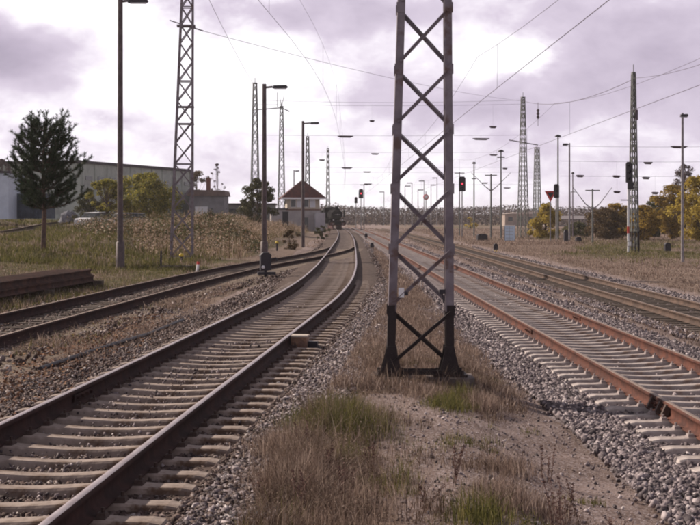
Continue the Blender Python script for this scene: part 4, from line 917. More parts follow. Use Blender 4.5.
# ================================================================== BUILDINGS
def wallmat(name, c1, c2, **k): return mat(name, c1, .85, 0, .12, .6, c2, .1, **k)
M_hall = wallmat('hall_wall', (.42, .45, .42), (.36, .39, .365), stain=((.30, .315, .30), .5)); M_roofd = mat('roof_felt', (.06, .05, .065), .8, 0, .2, 1)
M_glassd = mat('dark_window', (.03, .035, .04), .2, 0, .1, 2, spec=.6)
# long pale green hall
a, b = at(80, 218, 189), at(191, 218, 224); L_ = math.hypot(b.x-a.x, b.y-a.y); ang = math.atan2(b.y-a.y, b.x-a.x)
root = thing('industrial_hall', 'long pale green flat roofed hall behind the yellow bush on the left', 'hall', (a.x, a.y, 1.3), ang); H = 9.15-1.3
MB().box((L_/2, 9, H/2), (L_, 18, H)).build('wall', M_hall, root); MB().box((L_/2, 9, H+.18), (L_+.6, 18.6, .36)).build('roof', M_roofd, root)
mb = MB()
for k in range(int(L_/3.6)): mb = MB(); mb.box((2.4+3.6*k, -.02, H-1.9), (1.9, .12, .55)); mb.build('window', M_glassd, root)
for k in range(int(L_/3.6)+1): MB().box((.6+3.6*k, -.06, H/2), (.18, .12, H)).build('pilaster', M_hall, root)
MB().tube([(L_-.5, -.15, 0), (L_-.5, -.15, H)], .09, 6).build('downpipe', M_steel, root)
# low grey garage building
x0, x1 = ZG(189, 216), ZG(224, 216)
root = thing('garage_building', 'low grey garage with a white door and a brownish roof, right of the long hall', 'building', (x0, 216, 1.2)); w_ = x1-x0; H = CH-(196-HY)*216/F-1.2
MB().box((w_/2, 4, H/2), (w_, 8, H)).build('wall', wallmat('garage_wall', (.24, .235, .255), (.18, .17, .19)), root)
MB().prism([(-.3, H), (w_+.3, H), (w_+.1, H+.8), (0, H+.95)], -.4, 8.4).build('roof', mat('roof_brown', (.18, .125, .11), .85, 0, .2, 1, (.13, .09, .09)), root)
MB().box((1.85, -.03, 1.35), (1.9, .12, 2.3)).build('garage_door', M_white, root); MB().box((3.3, -.03, 1.2), (.5, .1, 2.0)).build('door', M_glassd, root)
MB().box((2.6, 3, H+1.7), (.6, .6, 2.2)).build('chimney', mat('brick_red', (.19, .075, .06), .9, 0, .25, 4), root)
# long low wall building
x0, x1 = ZG(222, 225), ZG(274, 225)
root = thing('low_shed', 'long low grey shed with a dark flat roof between the garage and the signal box', 'shed', (x0, 225, .9)); w_ = x1-x0; H = CH-(205-HY)*225/F-.9
MB().box((w_/2, 3, H/2), (w_, 6, H)).build('wall', wallmat('shed_wall', (.22, .225, .215), (.17, .17, .17)), root); MB().box((w_/2, 3, H+.12), (w_+.4, 6.4, .28)).build('roof', M_roofd, root)
for k in range(3): MB().box((1.6+2.4*k, -.03, H-.9), (1.1, .1, .6)).build('window', M_glassd, root)
# pale building and container at the left edge
root = thing('white_building', 'pale bluish white building cut by the left edge of the picture', 'building', (ZG(8.5, 118), 118, 1.9)); H = CH-(173-HY)*118/F-1.9
MB().box((-4, 3, H/2), (8, 6, H)).build('wall', wallmat('pale_blue_wall', (.55, .60, .70), (.47, .52, .62)), root); MB().box((-4, 3, H+.08), (8.3, 6.3, .18)).build('roof', M_roofd, root)
MB().box((-2.2, -.03, 1.6), (1.1, .1, 1.3)).build('window', M_glassd, root)
root = thing('shipping_container', 'blue grey steel container behind the pine at the left', 'container', (ZG(14, 121), 121, 1.95), -.12); H = CH-(193.5-HY)*121/F-1.95
mb = MB(); w_ = 2.75; mb.box((w_/2, 1.2, H/2), (w_, 2.4, H)); mb.build('body', mat('container_blue', (.06, .078, .11), .6, .1, .2, 2, (.04, .05, .07)), root)
for k in range(9): MB().box((.18+.3*k, -.02, H/2), (.1, .06, H*.9)).build('rib', MATS['container_blue'], root)
root = thing('dark_crate', 'dark brown wooden hut standing between the white building and the container', 'hut', (ZG(11, 127), 127, 2.0)); H = CH-(186-HY)*127/F-2.0
MB().box((.35, 1, H/2), (.9, 2, H)).build('wall', mat('hut_wood', (.09, .05, .045), .9, 0, .3, 4), root); MB().prism([(-.3, H), (1.0, H), (.9, H+.22), (-.1, H+.3)], -.1, 2.1).build('roof', mat('roof_brown2', (.28, .19, .15), .9, 0, .2, 3), root)
# signal box
Y = 190; xL, xR = ZG(286.5, Y), ZG(320.5, Y); xc = (xL+xR)/2; w_ = xR-xL; z0 = .1
root = thing('signal_box', 'small signal box with a steep red brown hipped roof and a glazed upper floor', 'signal box', (xc, Y, z0), .12)
M_ro = mat('roof_tiles_red', (.10, .035, .032), .85, 0, .3, 2, (.065, .026, .028), .4); M_beige = wallmat('render_beige', (.50, .43, .36), (.42, .36, .31)); M_gr = wallmat('render_grey', (.40, .37, .38), (.33, .30, .32))
zE = CH-(198-HY)*Y/F-z0; zR = CH-(180.5-HY)*Y/F-z0; zF = CH-(210-HY)*Y/F-z0; D_ = 3.6
MB().box((0, D_/2, zF/2), (w_, D_, zF)).build('lower_wall', M_gr, root)
MB().box((0, D_/2, (zF+zE)/2+.01), (w_*.96, D_*.96, zE-zF)).build('upper_wall', M_beige, root)
ew = w_/2+.75; mb = MB(); y0_, y1_ = -.75, D_+.75; ym = D_/2
mb.add([(-ew, y0_, zE), (ew, y0_, zE), (ew, y1_, zE), (-ew, y1_, zE), (-.25, ym, zR), (.25, ym, zR), (-ew, y0_, zE-.12), (ew, y0_, zE-.12), (ew, y1_, zE-.12), (-ew, y1_, zE-.12)],
       [(0, 1, 5, 4), (1, 2, 5), (2, 3, 4, 5), (3, 0, 4), (0, 6, 7, 1), (1, 7, 8, 2), (2, 8, 9, 3), (3, 9, 6, 0), (6, 9, 8, 7)]); rf = mb.build('roof', M_ro, root)
MB().bar((-ew-.02, y0_-.03, zE-.06), (ew+.02, y0_-.03, zE-.06), .05, .2, up=(0, 0, 1)).build('fascia', M_white, rf)
for x, m_ in ((-1.35, M_glassd), (-.55, M_lampglass), (.35, M_glassd), (1.2, M_lampglass)):
    wn = MB().box((x, .06, (zF+zE)/2+.1), (.62, .08, 1.0)).build('window', m_, root); mb = MB()
    for q in (-1, 1): mb.box((x+q*.33, .04, (zF+zE)/2+.1), (.05, .08, 1.1)); mb.box((x, .04, (zF+zE)/2+.1+q*.52), (.7, .08, .05))
    mb.build('frame', M_white, wn)
MB().box((.2, -.03, 1.0), (.8, .1, 1.9)).build('door', M_glassd, root)
MB().box((0, -.04, zF+.04), (w_+.25, .16, .14)).build('ledge', mat('rust_brown', (.16, .08, .06), .8, 0, .2, 4), root)
mb = MB(); mb.box((-w_/2-1.0, 1.2, 1.5), (2.0, 2.6, 3.0)); mb.build('annex', M_gr, root); MB().box((-w_/2-1.0, 1.2, 3.08), (2.3, 2.9, .18)).build('annex_roof', M_roofd, root)
MB().box((w_/2-.2, -1.0, 1.3), (1.3, 1.6, 2.6)).build('stair_wall', wallmat('block_pale', (.42, .41, .45), (.36, .34, .38)), root)
# black relay cupboard in front
Y = 150; x = ZG(285.5, Y); z0 = CH-(221-HY)*Y/F-.1
root = thing('relay_cabinet', 'black cabinet raised above the reeds, left of the signal box wall', 'cabinet', (x, Y, z0-.5)); MB().box((0, 0, .95), (.62, .5, 1.15)).build('housing', M_dark, root)
for s in (-1, 1): MB().box((s*.22, 0, .2), (.08, .4, .4)).build('leg', M_dark, root)
MB().box((0, 0, 1.55), (.7, .58, .06)).build('roof', M_dark, root)
# station canopy and low brown building on the right
Y = 430; x0, x1 = ZG(505, Y), ZG(548, Y); z0 = -.5
root = thing('station_building', 'low beige station building left of the yellow bush', 'building', (x0, Y, z0)); w_ = x1-x0; H = CH-(214-HY)*Y/F-z0
MB().box((w_/2, 5, H/2), (w_, 10, H)).build('wall', wallmat('station_wall', (.34, .265, .235), (.28, .22, .2)), root)
MB().prism([(-.5, H), (w_+.5, H), (w_+.3, H+.9), (3.5, H+.5)], -.5, 10.5).build('roof', mat('roof_pale', (.55, .46, .42), .8, 0, .1, 1), root)
for k in range(4): MB().box((1.6+3*k, -.05, H-1.5), (1.3, .14, 1.2)).build('window', M_glassd, root)
Y = 415; x0, x1 = ZG(545, Y), ZG(616, Y); root = thing('platform_canopy', 'long platform canopy with a bright flat roof edge behind the lamp poles on the right', 'canopy', (x0, Y, -.5)); w_ = x1-x0; H = CH-(217.5-HY)*Y/F+.5
MB().box((w_/2, 3, H), (w_, 7, .95)).build('roof', mat('canopy_white', (.75, .70, .68), .6, 0, .06, 1), root); MB().box((w_/2, 3, H-.58), (w_-.6, 6.4, .16)).build('soffit', M_roofd, root)
for k in range(7): MB().box((1.4+(w_-2.8)*k/6, 3, (H-.66)/2), (.3, .3, H-.66)).build('post', M_dark, root)
MB().box((w_/2, 3, .2), (w_, 8, .7)).build('platform', wallmat('platform_grey', (.25, .21, .21), (.2, .17, .17)), root)

# ================================================================== VEHICLES
def car(px, Y, z, rz, col, label, wagon=False):
    root = thing('parked_car', label, 'car', (ZG(px, Y), Y, z), rz, 'cars parked behind the reeds')
    prof = [(-2.1, .35), (-2.12, .75), (-2.0, .92), (-1.35, .98), (-.75, 1.38), (.55, 1.42), (1.0 if not wagon else 1.7, 1.36), (1.5 if not wagon else 1.95, 1.0), (2.08, .92), (2.12, .5), (2.05, .32)]
    body = [(-2.1, .3), (-2.14, .6), (-2.0, .86), (-1.3, .94), (1.5, .96), (2.08, .9), (2.13, .5), (2.05, .3)]
    mb = MB(); mb.prism(body, -.83, .83); bd = mb.build('body', col, root)
    cab = [(-1.32, .94), (-.72, 1.36), (.5, 1.42), (1.0 if not wagon else 1.65, 1.36), (1.52 if not wagon else 1.98, .96)]
    mb = MB(); n = len(cab); vs = []
    for s in (-1, 1):
        for a_, b_ in cab: vs.append((a_, s*(.80 if b_ < 1 else .66), b_))
    mb.add(vs, [tuple(range(n)), tuple(range(n, 2*n))[::-1]]+[(i, i+n, (i+1) % n+n, (i+1) % n) for i in range(n)]); mb.build('cabin', M_glassd, root)
    mb = MB(); mb.prism([(-.78, 1.37), (.5, 1.43), (1.02 if not wagon else 1.66, 1.38), (1.0 if not wagon else 1.62, 1.41), (.5, 1.465), (-.76, 1.41)], -.68, .68); mb.build('roof', col, root)
    for s in (-1, 1):
        for x in (-1.3, 1.32):
            wh = MB().tube([(x, s*.68, .31), (x, s*.86, .31)], .31, 14).build('wheel', M_dark, root); MB().tube([(x, s*.862, .31), (x, s*.875, .31)], .18, 10).build('rim', M_steel, wh)
        MB().box((-2.1, s*.6, .66), (.08, .32, .15)).build('headlight', M_lampglass, root); MB().box((2.1, s*.62, .72), (.06, .25, .16)).build('tail_light', M_red, root)
        mb = MB(); 
    return root
M_cw = mat('car_paint_white', (.72, .71, .76), .3, 0, .05, 2, spec=.6); M_cs = mat('car_paint_silver', (.62, .60, .66), .3, .2, .05, 2, spec=.6)
car(95, 134, 1.08, 1.15, M_cw, 'white car parked left of the dark lamp pole, the left one of two')
car(125, 126, 1.0, .28, M_cs, 'silver white estate car right behind the tall dark lamp pole', True)
q = rng.normal(size=(1, 3)); mb = MB(); rr = random.Random(5); pr = []
for r_, z_ in ((1.1, -.2), (1.0, .25), (.8, .6), (.5, .9), (.2, 1.05)):
    pr.append([(r_*(1+.15*math.sin(3*a+z_*4)+rr.uniform(-.08, .08))*math.cos(a), r_*(1+.12*math.cos(2*a))*math.sin(a), z_+rr.uniform(-.05, .05)) for a in [2*math.pi*k/14 for k in range(14)]])
vs = [p for ring in pr for p in ring]; fs = [(i*14+k, i*14+(k+1) % 14, (i+1)*14+(k+1) % 14, (i+1)*14+k) for i in range(4) for k in range(14)]+[tuple(56+k for k in range(14))]
mb.add(vs, fs, 0); o = mb.build('rubble_heap', mat('rubble_grey', (.20, .20, .24), .9, 0, .4, 3, (.13, .13, .155), .8), None, (ZG(69, 152), 152, 1.75)); tag(o, 'grey heap of rubble behind the pine beside the curved track', 'rubble heap')

# steam locomotive, seen nearly head on, tender behind
Y = 262; lx = ZG(337.5, Y); root = thing('steam_locomotive', 'black steam locomotive with smoke deflectors approaching beyond the signal box', 'locomotive', (lx, Y, -.12), .10)
M_loco = mat('loco_black', (.010, .009, .011), .95, 0, .3, 2, spec=.05); M_lred = mat('loco_red', (.07, .018, .018), .6, 0, .2, 3)
MB().tube([(0, 0, 2.75), (0, 12, 2.75)], .92, 20).build('boiler', M_loco, root)
mb = MB(); mb.lathe((0, -.05, 2.75), [(.001, -.22), (.45, -.17), (.78, -.05), (.84, 0)], 20, axis='y'); sd_ = mb.build('smokebox_door', M_loco, root)
mb = MB(); mb.bar((-.5, -.3, 2.75), (.5, -.3, 2.75), .06, .05); mb.tube([(0, -.36, 2.75), (0, -.2, 2.75)], .12, 8); mb.build('handle', M_steel, sd_)
MB().lathe((0, .9, 3.6), [(.30, 0), (.27, .2), (.25, .55), (.33, .65)], 14).build('chimney', M_loco, root)
for y in (4.2, 7.0): MB().lathe((0, y, 3.5), [(.42, 0), (.40, .3), (.3, .48), (.02, .55)], 12).build('dome', M_loco, root)
for s in (-1, 1):
    mb = MB(); mb.prism([(-.3, 2.3), (2.4, 2.3), (2.5, 3.55), (-.1, 3.6), (-.3, 3.3)], s*1.32-.02, s*1.32+.02, axis='x'); mb.build('smoke_deflector', M_loco, root)
    MB().box((s*1.15, 5.5, 1.95), (.6, 12, .08)).build('running_board', M_loco, root)
    mb = MB(); mb.tube([(s*1.15, .2, 1.15), (s*1.15, 1.7, 1.15)], .42, 14); mb.build('cylinder', M_loco, root)
    MB().tube([(s*.9, -.75, 1.05), (s*.9, -1.25, 1.05)], [.10, .10], 10).build('buffer', M_steel, root)
    lo = MB().lathe((s*.8, -.72, 1.75), [(.14, -.12), (.17, -.08), (.15, .1)], 12, axis='y').build('lamp', M_dark, root); MB().lathe((s*.8, -.86, 1.75), [(.001, -.01), (.12, 0), (.12, .02)], 10, axis='y').build('lens', M_lampglass, lo)
    for y, r in ((.6, .42), (2.6, .8), (4.4, .8), (6.2, .8), (8.0, .8), (10.4, .5)):
        MB().tube([(s*.68, y, r), (s*.82, y, r)], r, 18).build('wheel', M_lred, root)
MB().box((0, -.65, 1.05), (2.7, .14, .55)).build('buffer_beam', M_lred, root); MB().box((0, 5, 1.2), (1.2, 12, .6)).build('frame', M_loco, root)
cb_ = MB().box((0, 12.6, 2.55), (2.9, 2.4, 2.3)).build('cab', M_loco, root); mb = MB(); mb.prism([(-1.5, 3.7), (1.5, 3.7), (1.1, 4.05), (0, 4.2), (-1.1, 4.05)], 11.2, 14.2); mb.build('cab_roof', M_loco, cb_)
MB().box((0, -.2, 2.05), (2.5, 1.0, .06)).build('front_platform', M_loco, root)
root = thing('tender', 'black tender coupled behind the steam locomotive', 'tender', (lx-1.7, Y+15, -.12), .14)
MB().box((0, 3.6, 2.3), (2.9, 7.2, 2.4)).build('body', M_loco, root)
for s in (-1, 1):
    for y in (.9, 2.7, 4.6, 6.4): MB().tube([(s*.68, y, .5), (s*.82, y, .5)], .5, 14).build('wheel', M_lred, root)
MB().box((0, 3.4, 3.6), (2.2, 5.6, .3)).build('coal', mat('coal', (.01, .01, .01), .7), root)
# freight wagon left of it
root = thing('freight_wagon', 'dark freight wagon standing left of the steam locomotive', 'wagon', (ZG(327, 290), 290, -.1), .12)
MB().box((0, 3, 2.3), (2.6, 8, 2.2)).build('body', mat('wagon_brown', (.07, .045, .045), .8, 0, .3, 2), root); mb = MB(); mb.prism([(-1.4, 3.4), (1.4, 3.4), (.8, 3.75), (-.8, 3.75)], -1.2, 7.2); mb.build('roof', M_roofd, root)
for s in (-1, 1):
    for y in (.5, 5.5): MB().tube([(s*.68, y, .5), (s*.82, y, .5)], .5, 14).build('wheel', M_dark, root)
    MB().tube([(s*.9, -1.0, 1.05), (s*.9, -1.5, 1.05)], .2, 10).build('buffer', M_steel, root)

# ================================================================== VEGETATION
def leafcloud(C0, Rr, n, size, name, m, parent, clump=None, flat=.0, seed=0):
    """leaf-sized quads gathered in clumps; C0 (k,3) centres, Rr (k,) radii"""
    k = len(C0); i = rng.integers(0, k, n); q = rng.normal(size=(n, 3)); q /= np.linalg.norm(q, axis=1)[:, None]
    P = C0[i]+q*(Rr[i]*rng.random(n)**.45)[:, None]*np.array([1, 1, .8])
    u = rng.normal(size=(n, 3)); u /= np.linalg.norm(u, axis=1)[:, None]; w = rng.normal(size=(n, 3)); w -= u*(u*w).sum(1)[:, None]; w /= np.linalg.norm(w, axis=1)[:, None]
    s = size*rng.uniform(.5, 1.4, n)[:, None]/2; V = np.stack([P-u*s, P-w*s*.6, P+u*s, P+w*s*.6], 1)
    return npmesh(name, V.reshape(-1, 3), np.arange(n*4).reshape(n, 4), m, parent)
def tree(name, label, cat, x, y, h, cr, m, nl, size, trunk=.12, th=.3, group=None, clumps=40, z=None, shape='round', bark=None, leafclump=.28, gaps=.7, tips=False):
    z0 = (gz(x, y) if z is None else z)-.1; root = thing(name, label, cat, (x, y, z0), random.uniform(0, 6), group); h += .1
    bark = bark or M_bark; rr = random.Random(int(abs(x*31+y*7))+3); mb = MB(); top = Vector((rr.uniform(-.1, .1)*cr, rr.uniform(-.1, .1)*cr, h*.86))
    tk = [Vector((0, 0, 0)), Vector((rr.uniform(-.04, .04)*h, 0, h*.3)), Vector((top.x*.6, top.y*.6, h*.6)), top]; MB().tube(tk, [trunk, trunk*.8, trunk*.5, trunk*.12], 7).build('trunk', bark, root)
    cen = []; rad = []; lm = MB()
    for k in range(clumps):
        t = rr.uniform(th, 1.0) if k > 2 else 1.0; zz = h*t
        if shape == 'round': e = math.sqrt(max(0, 1-((t-(1+th)/2)/((1-th)/2))**2))*.95+.12
        elif shape == 'cone': e = (1-t)/(1-th)*.95+.12
        else: e = min(1, (1-t)*3+.25)*min(1, (t-th)*5+.5)
        a = rr.uniform(0, 6.283); r_ = cr*e*rr.uniform(.35, 1.0)*(1+.25*math.sin(3*a+t*5)); c = Vector((r_*math.cos(a), r_*math.sin(a), zz*.98)); cen.append(c); rad.append(cr*leafclump*rr.uniform(.6, 1.25)*(.7+.3*e))
        s0 = max(.12, t-.25); base = tk[0].lerp(tk[3], s0) if True else 0; mid = base.lerp(c, .5)+Vector((0, 0, -.04*h)); lm.tube([base, mid, c], [trunk*.35, trunk*.2, trunk*.06], 5, cap=False)
        if tips:
            for _ in range(5):
                d_ = Vector((rr.gauss(0, 1), rr.gauss(0, 1), rr.gauss(.7, .8))).normalized()*cr*.4; s_ = base.lerp(c, rr.uniform(.4, 1)); lm.tube([s_, s_+d_], [trunk*.10, trunk*.03], 3, cap=False)
    lm.build('limbs', bark, root)
    leafcloud(np.array([tuple(c) for c in cen]), np.array(rad), nl, size, 'crown', m, root)
    return root
# pine: whorls of upswept branches with needle brushes
def pine(px, pyb, Y, pyt, rpx):
    x = ZG(px, Y); z0 = gz(x, Y)-.05; h = CH-(pyt-HY)*Y/F-z0; R0 = rpx*Y/F
    root = thing('pine_tree', 'bushy dark green pine with a bare trunk on the left bank', 'pine tree', (x, Y, z0)); rr = random.Random(11)
    MB().tube([(0, 0, 0), (.06, 0, h*.3), (.0, 0, h*.6), (.05, 0, h*.97)], [.11, .09, .06, .015], 9).build('trunk', M_pinebark, root)
    br = MB(); tips = []; nd = []
    nw_ = 10
    for k in range(nw_):
        t = .34+.63*(k/(nw_-1))**.95; zz = h*t; e = math.sqrt(max(0, 1-((t-.45)/.58)**2))*(1 if t > .42 else .92)+.04; nb = 7 if k < nw_-2 else 4
        for j in range(nb):
            a = 6.283*j/nb+k*1.1+rr.uniform(-.3, .3); L_ = R0*e*rr.uniform(.7, 1.12); up_ = .25+.85*t
            p0 = Vector((0, 0, zz)); L_ *= 1+.30*math.cos(a)*(1-t)*1.6; pm = p0+Vector((math.cos(a)*L_*.55, math.sin(a)*L_*.55, L_*.55*up_*.35)); p1 = p0+Vector((math.cos(a)*L_, math.sin(a)*L_, L_*up_*.62))
            br.tube([p0, pm, p1], [.03, .02, .01], 5, cap=False); segs = [(p0.lerp(pm, .45), pm), (pm, p1), (p1, p1+Vector((math.cos(a)*.05, math.sin(a)*.05, .42)))]
            for q in range(8):
                s_ = p0.lerp(pm, rr.uniform(.35, 1)) if q % 2 else pm.lerp(p1, rr.random()); sa = a+rr.uniform(-1.1, 1.1); ll = rr.uniform(.22, .5)*(.5+.6*e)
                e_ = s_+Vector((math.cos(sa)*ll*.8, math.sin(sa)*ll*.8, ll*rr.uniform(.35, 1.0))); br.tube([s_, e_], [.012, .006], 4, cap=False); segs.append((s_.lerp(e_, .25), e_+(e_-s_).normalized()*.08))
            nd += segs
    nd.append((Vector((.04, 0, h*.93)), Vector((.05, 0, h+.12))))
    br.build('branches', M_pinebark, root)
    A0 = np.array([tuple(s[0]) for s in nd]); A1 = np.array([tuple(s[1]) for s in nd]); ln = np.linalg.norm(A1-A0, axis=1); cnt = np.maximum(18, (ln*210).astype(int)); i = np.repeat(np.arange(len(nd)), cnt); n = len(i)
    t = rng.random(n)[:, None]; base = A0[i]*(1-t)+A1[i]*t; ax = (A1-A0)[i]/ln[i][:, None]; q = rng.normal(size=(n, 3)); q -= ax*(q*ax).sum(1)[:, None]; q /= np.linalg.norm(q, axis=1)[:, None]
    d_ = ax*.75+q*.8; d_ /= np.linalg.norm(d_, axis=1)[:, None]; L_ = rng.uniform(.08, .16, n)[:, None]; sd2 = np.cross(d_, rng.normal(size=(n, 3))); sd2 /= np.linalg.norm(sd2, axis=1)[:, None]; sd2 *= .009
    V = np.stack([base-sd2, base+sd2, base+d_*L_+sd2*.4, base+d_*L_-sd2*.4], 1); npmesh('needles', V.reshape(-1, 3), np.arange(n*4).reshape(n, 4), M_needle, root)
pine(43, 250, 60, 127, 33)
T = 'autumn trees at the edge of the meadow'
def tpx(px, py_top, Y, wpx, m, nl, size, label, name='tree', cat='tree', **k):
    x = ZG(px, Y); h = CH-(py_top-HY)*Y/F-gz(x, Y); return tree(name, label, cat, x, Y, h, wpx/2*Y/F, m, nl, size, **k)
# left
tpx(147, 176, 145, 64, M_leafy, 22000, .20, 'broad yellow green bush before the pale green hall', 'bush', 'bush', th=.12, clumps=90)
tpx(106, 180, 132, 36, M_leafy, 8000, .16, 'yellowish green bush just left of the tall dark lamp pole', 'bush', 'bush', th=.42, clumps=60, leafclump=.22)
tpx(103, 232, 88, 20, M_grn, 2200, .11, 'low bright green bush on the bank below the white car', 'bush', 'bush', th=.0, clumps=26) if False else None
tpx(257, 180, 150, 36, M_leafdg, 9000, .22, 'round dull green tree around the foot of the pale lattice mast', 'tree', th=.15, clumps=50)
tpx(217, 163, 235, 15, M_bare, 1500, .16, 'thin bare birch behind the garage', 'bare_tree', 'tree', th=.25, shape='tall', clumps=30, leafclump=.2, tips=True, bark=M_bark)
tpx(89, 190, 150, 26, M_leafdg, 6000, .2, 'dark green bush between the pine and the yellowish bush', 'bush', 'bush', th=.05, clumps=50)
tpx(197, 172, 240, 30, M_leafbr, 4500, .3, 'brown leaved tree behind the chimney of the garage', 'tree', th=.1, clumps=40)
for px, py, Y, w_, lb in ((2, 160, 190, 20, 'bare brown tree at the very left edge behind the white building'), (17, 163, 200, 18, 'bare brown tree behind the brown hut'), (31, 170, 205, 16, 'bare brown tree behind the container and pine')):
    tpx(px, py, Y, w_, M_bare, 4200, .28, lb, 'bare_tree', 'tree', th=.1, clumps=34, leafclump=.3, tips=True)
tpx(22, 188, 150, 24, M_leafbr, 1800, .25, 'low brownish bush on the slope above the container', 'bush', 'bush', th=.1, clumps=20)
# green shrubs on the reed bank
for k, (px, py, Y, w_, m_, lb) in enumerate(((228, 222, 104, 18, M_leafdg, 'dark green shrub, second from the left lattice mast on the reed bank'), (245, 231, 96, 22, M_leafdg, 'widest dark green shrub left of the second lamp pole'), (256, 238, 88, 14, M_leafdg, 'low dark green shrub right beside the switch lantern pole'),
        (210, 213, 112, 20, M_leafdg, 'dark green shrub nearest the left lattice mast, highest on the reed bank'), (143, 226, 92, 24, M_leafbr, 'brownish shrub in the reeds right of the first lamp pole'), (160, 232, 84, 20, M_leafdg, 'olive shrub before the foot of the left lattice mast'),
        (290, 231, 92, 20, M_leafbr, 'brown shrub in the reeds between the two dark lamp poles'), (85, 243, 74, 22, M_leafdg, 'low dark shrub on the slope right of the pine trunk'), (62, 246, 70, 16, M_leafbr, 'low brown shrub close to the pine trunk'), (322, 226, 140, 14, M_leafdg, 'small dark shrub just below the signal box stair wall'))):
    tpx(px, py, Y, w_, m_, 2600, .10, lb, 'shrub', 'shrub', th=.0, clumps=30, group='shrubs among the reeds', trunk=.03)
tpx(103, 229, 92, 18, M_leafdg, 1700, .12, 'low fresh green bush on the bank below the white car', 'bush', 'bush', th=.0, clumps=24, trunk=.03)
# right
tpx(545, 205, 176, 28, M_leafye, 9000, .22, 'bright yellow bush left of the red triangular sign post', 'bush', 'bush', th=.02, clumps=50, shape='tall', leafclump=.35)
tpx(470, 218, 330, 14, M_leafye, 900, .3, 'small yellow bush at the foot of the far wood right of the near mast', 'bush', 'bush', th=0, clumps=16)
tpx(380, 222, 420, 16, M_leafor, 700, .35, 'small orange bush before the far wood left of the near mast', 'bush', 'bush', th=0, clumps=14) if False else None
for px, py, Y, w_, m, n, lb in ((606, 210, 165, 34, M_leafbr, 4500, 'low brown shrubbery tree left of the white signal post'), (617, 205, 175, 26, M_leafor, 3500, 'orange brown tree directly behind the white signal post'),
        (644, 207, 160, 26, M_leafor, 4200, 'rounded orange tree right of the green lattice mast'), (655, 197, 185, 22, M_leafdg, 3200, 'green pointed tree between the orange ones on the right'),
        (672, 186, 170, 30, M_leafor, 5500, 'orange tree left of the right lamp pole'), (684, 165, 195, 22, M_bare, 3200, 'tall thin pale tree rising behind the right lamp pole'),
        (700, 178, 150, 40, M_leafye, 8500, 'large yellow leaved tree cut by the right edge'), (578, 224, 190, 24, M_leafdg, 2000, 'low dull green shrub under the platform canopy'), (630, 219, 190, 20, M_leafdg, 1600, 'low green shrub behind the lattice mast foot'),
        (716, 165, 180, 44, M_leafor, 5000, 'tall orange tree just at the right edge behind the yellow one')):
    tpx(px, py, Y, w_*1.15, m, int(n*2.2), .22, lb, 'tree' if py < 215 else 'shrub', 'tree' if py < 215 else 'shrub', th=.08 if m is not M_bare else .2, clumps=80, group=T if py < 215 else None, leafclump=.30)
# far wood: one mass of bare brown crowns
n = 230000; xx = rng.uniform(-260, 420, n); yy = rng.uniform(470, 640, n); prof_ = 4.4+2.0*vn(xx, yy*0, 40, 31)+1.3*vn(xx, yy, 14, 32)+.9*vn(xx, yy, 5, 33)
prof_ *= np.where(xx < -20, .92, 1)*np.where(xx > 60, .82, 1); zz = -.6+prof_*rng.random(n)**.75
u = rng.normal(size=(n, 3)); u /= np.linalg.norm(u, axis=1)[:, None]; w3 = rng.normal(size=(n, 3)); w3 -= u*(u*w3).sum(1)[:, None]; w3 /= np.linalg.norm(w3, axis=1)[:, None]; s = rng.uniform(.14, .42, n)[:, None]*np.where(zz < 3, 1.5, 1)[:, None]
P = np.stack([xx, yy, zz], 1); V = np.stack([P-u*s, P-w3*s*.5, P+u*s, P+w3*s*.5], 1); tag(npmesh('far_wood', V.reshape(-1, 3), np.arange(n*4).reshape(n, 4), M_wood_far), 'far off purplish brown wood along the horizon', 'wood', kind='stuff')
# standing weeds with seed heads in the foreground
WL = ['rightmost near the bottom edge', 'beside the rightmost one', 'on the sandy path, farther back', 'on the path, farthest back']
def weed(px, py, h, label, k):
    Y = F*(CH-0)/(py-HY); x = ZG(px, Y); rr = random.Random(k); root = thing('weed_stalk', label, 'weed', (x, Y, gz(x, Y)-.02), 0, 'dry weed stalks in the foreground'); mb = MB(); lv = []
    for j in range(rr.randint(3, 5)):
        b0 = Vector((rr.gauss(0, .025), rr.gauss(0, .025), 0)); tp = b0+Vector((rr.gauss(0, .06), rr.gauss(0, .05), h*rr.uniform(.6, 1))); mb.tube([b0, b0.lerp(tp, .5)+Vector((rr.gauss(0, .01), 0, 0)), tp], [.004, .003, .002], 4, cap=False)
        lv += [tuple(b0.lerp(tp, q)) for q in np.linspace(.25, 1, 10)]
        for q in (.5, .65, .8): s_ = b0.lerp(tp, q); mb.tube([s_, s_+Vector((rr.gauss(0, .035), rr.gauss(0, .03), .06))], [.002, .0015], 3, cap=False)
    mb.build('stem', M_weed, root); leafcloud(np.array(lv), np.full(len(lv), .014), 260, .016, 'seed_head', M_weed, root)
W = [(560, 520, .42, 'tallest weed stalk, nearest the gravel at the bottom edge'), (575, 500, .35, 'weed stalk just right of the tallest one'), (548, 458, .33, 'weed stalk standing alone farther back on the sandy path'), (455, 480, .32, 'weed stalk on bare sand left of the reddish tuft'), (430, 512, .28, 'short weed stalk by the bottom edge left of the yellow green tuft'),
     (345, 500, .33, 'weed stalk in the right margin of the big dry clump'), (300, 512, .36, 'weed stalk in the big dry clump near the bottom edge'), (268, 500, .33, 'weed stalk closest to the brown track in the big clump'), (330, 478, .38, 'weed stalk in the middle of the big dry clump'), (303, 455, .36, 'weed stalk at the back of the big dry clump'), (612, 512, .22, 'shortest weed stalk, beside the pale gravel'), (368, 470, .3, 'weed stalk below the dense green tuft')]
for k, (px, py, h, lb) in enumerate(W): weed(px, py, h, 'brown '+lb, k)
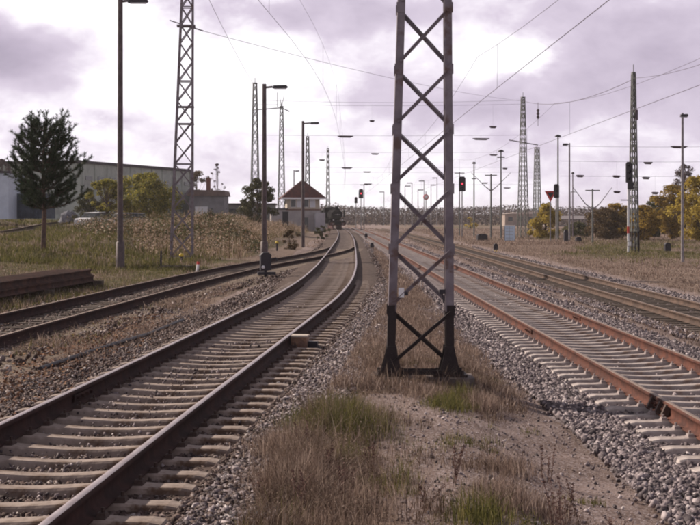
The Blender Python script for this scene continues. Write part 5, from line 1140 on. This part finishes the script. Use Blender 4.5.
def tuft(px, py, r, h, n, m, label, hz=0):
    n = int(n*.8)
    Y = F*(CH-hz)/(py-HY); x = ZG(px, Y); z0 = gz(x, Y)
    X = rng.normal(0, r, n); Yv = rng.normal(0, r*1.6, n); H_ = h*rng.uniform(.35, 1.1, n)*np.exp(-(X/r)**2*.18); o = blades('grass_tuft', X, Yv, np.full(n, -.01), H_, .0055*rng.uniform(.6, 1.3, n), m, .5); o.location = (x, Y, z0)
    tag(o, label, 'grass tuft')
tuft(338, 428, .26, .34, 4200, M_grn, 'dense green grass tuft in front of the left foot of the near mast')
tuft(352, 455, .12, .16, 700, M_grn, 'small green tuft just below the dense green one')
tuft(446, 402, .16, .17, 1300, M_grn, 'green grass tuft before the right foot of the near mast')
tuft(478, 398, .13, .26, 1500, M_dry, 'dark dry tuft right of the foot of the near mast')
tuft(462, 392, .10, .26, 700, M_grn, 'upright green tuft between the dry one and the mast foot')
tuft(480, 520, .14, .22, 800, M_grn, 'yellow green tuft at the bottom edge right of the middle')
tuft(500, 500, .14, .22, 1100, M_dry, 'reddish dry tuft beside the yellow green one at the bottom')
tuft(505, 455, .15, .15, 1000, M_dry, 'low dry tuft on the sandy path')
tuft(545, 500, .13, .13, 800, M_dry, 'low dry tuft right of the sandy path')
tuft(300, 480, .22, .30, 3000, M_dry, 'large dry brown tuft at the bottom beside the brown track')
tuft(285, 450, .18, .28, 2200, M_dry, 'dry tuft leaning over the ballast of the brown track')
tuft(420, 392, .16, .14, 900, M_dry, 'dry tuft below the cross bar of the near mast')

# ------------------------------------------------------------------ air
hm = bpy.data.materials.new('haze_air'); hm.use_nodes = True; nt = hm.node_tree; nt.nodes.clear(); N = NT(nt)
pv = N.n('ShaderNodeVolumePrincipled'); pv.inputs['Color'].default_value = (.93, .90, .95, 1); pv.inputs['Density'].default_value = .00018; pv.inputs['Anisotropy'].default_value = .2
o = N.n('ShaderNodeOutputMaterial'); nt.links.new(pv.outputs[0], o.inputs['Volume'])
hz = MB().box((0, 1480, 9.5), (4100, 3200, 23)).build('haze', hm); tag(hz, kind='stuff')
scn.cycles.volume_bounces = 0
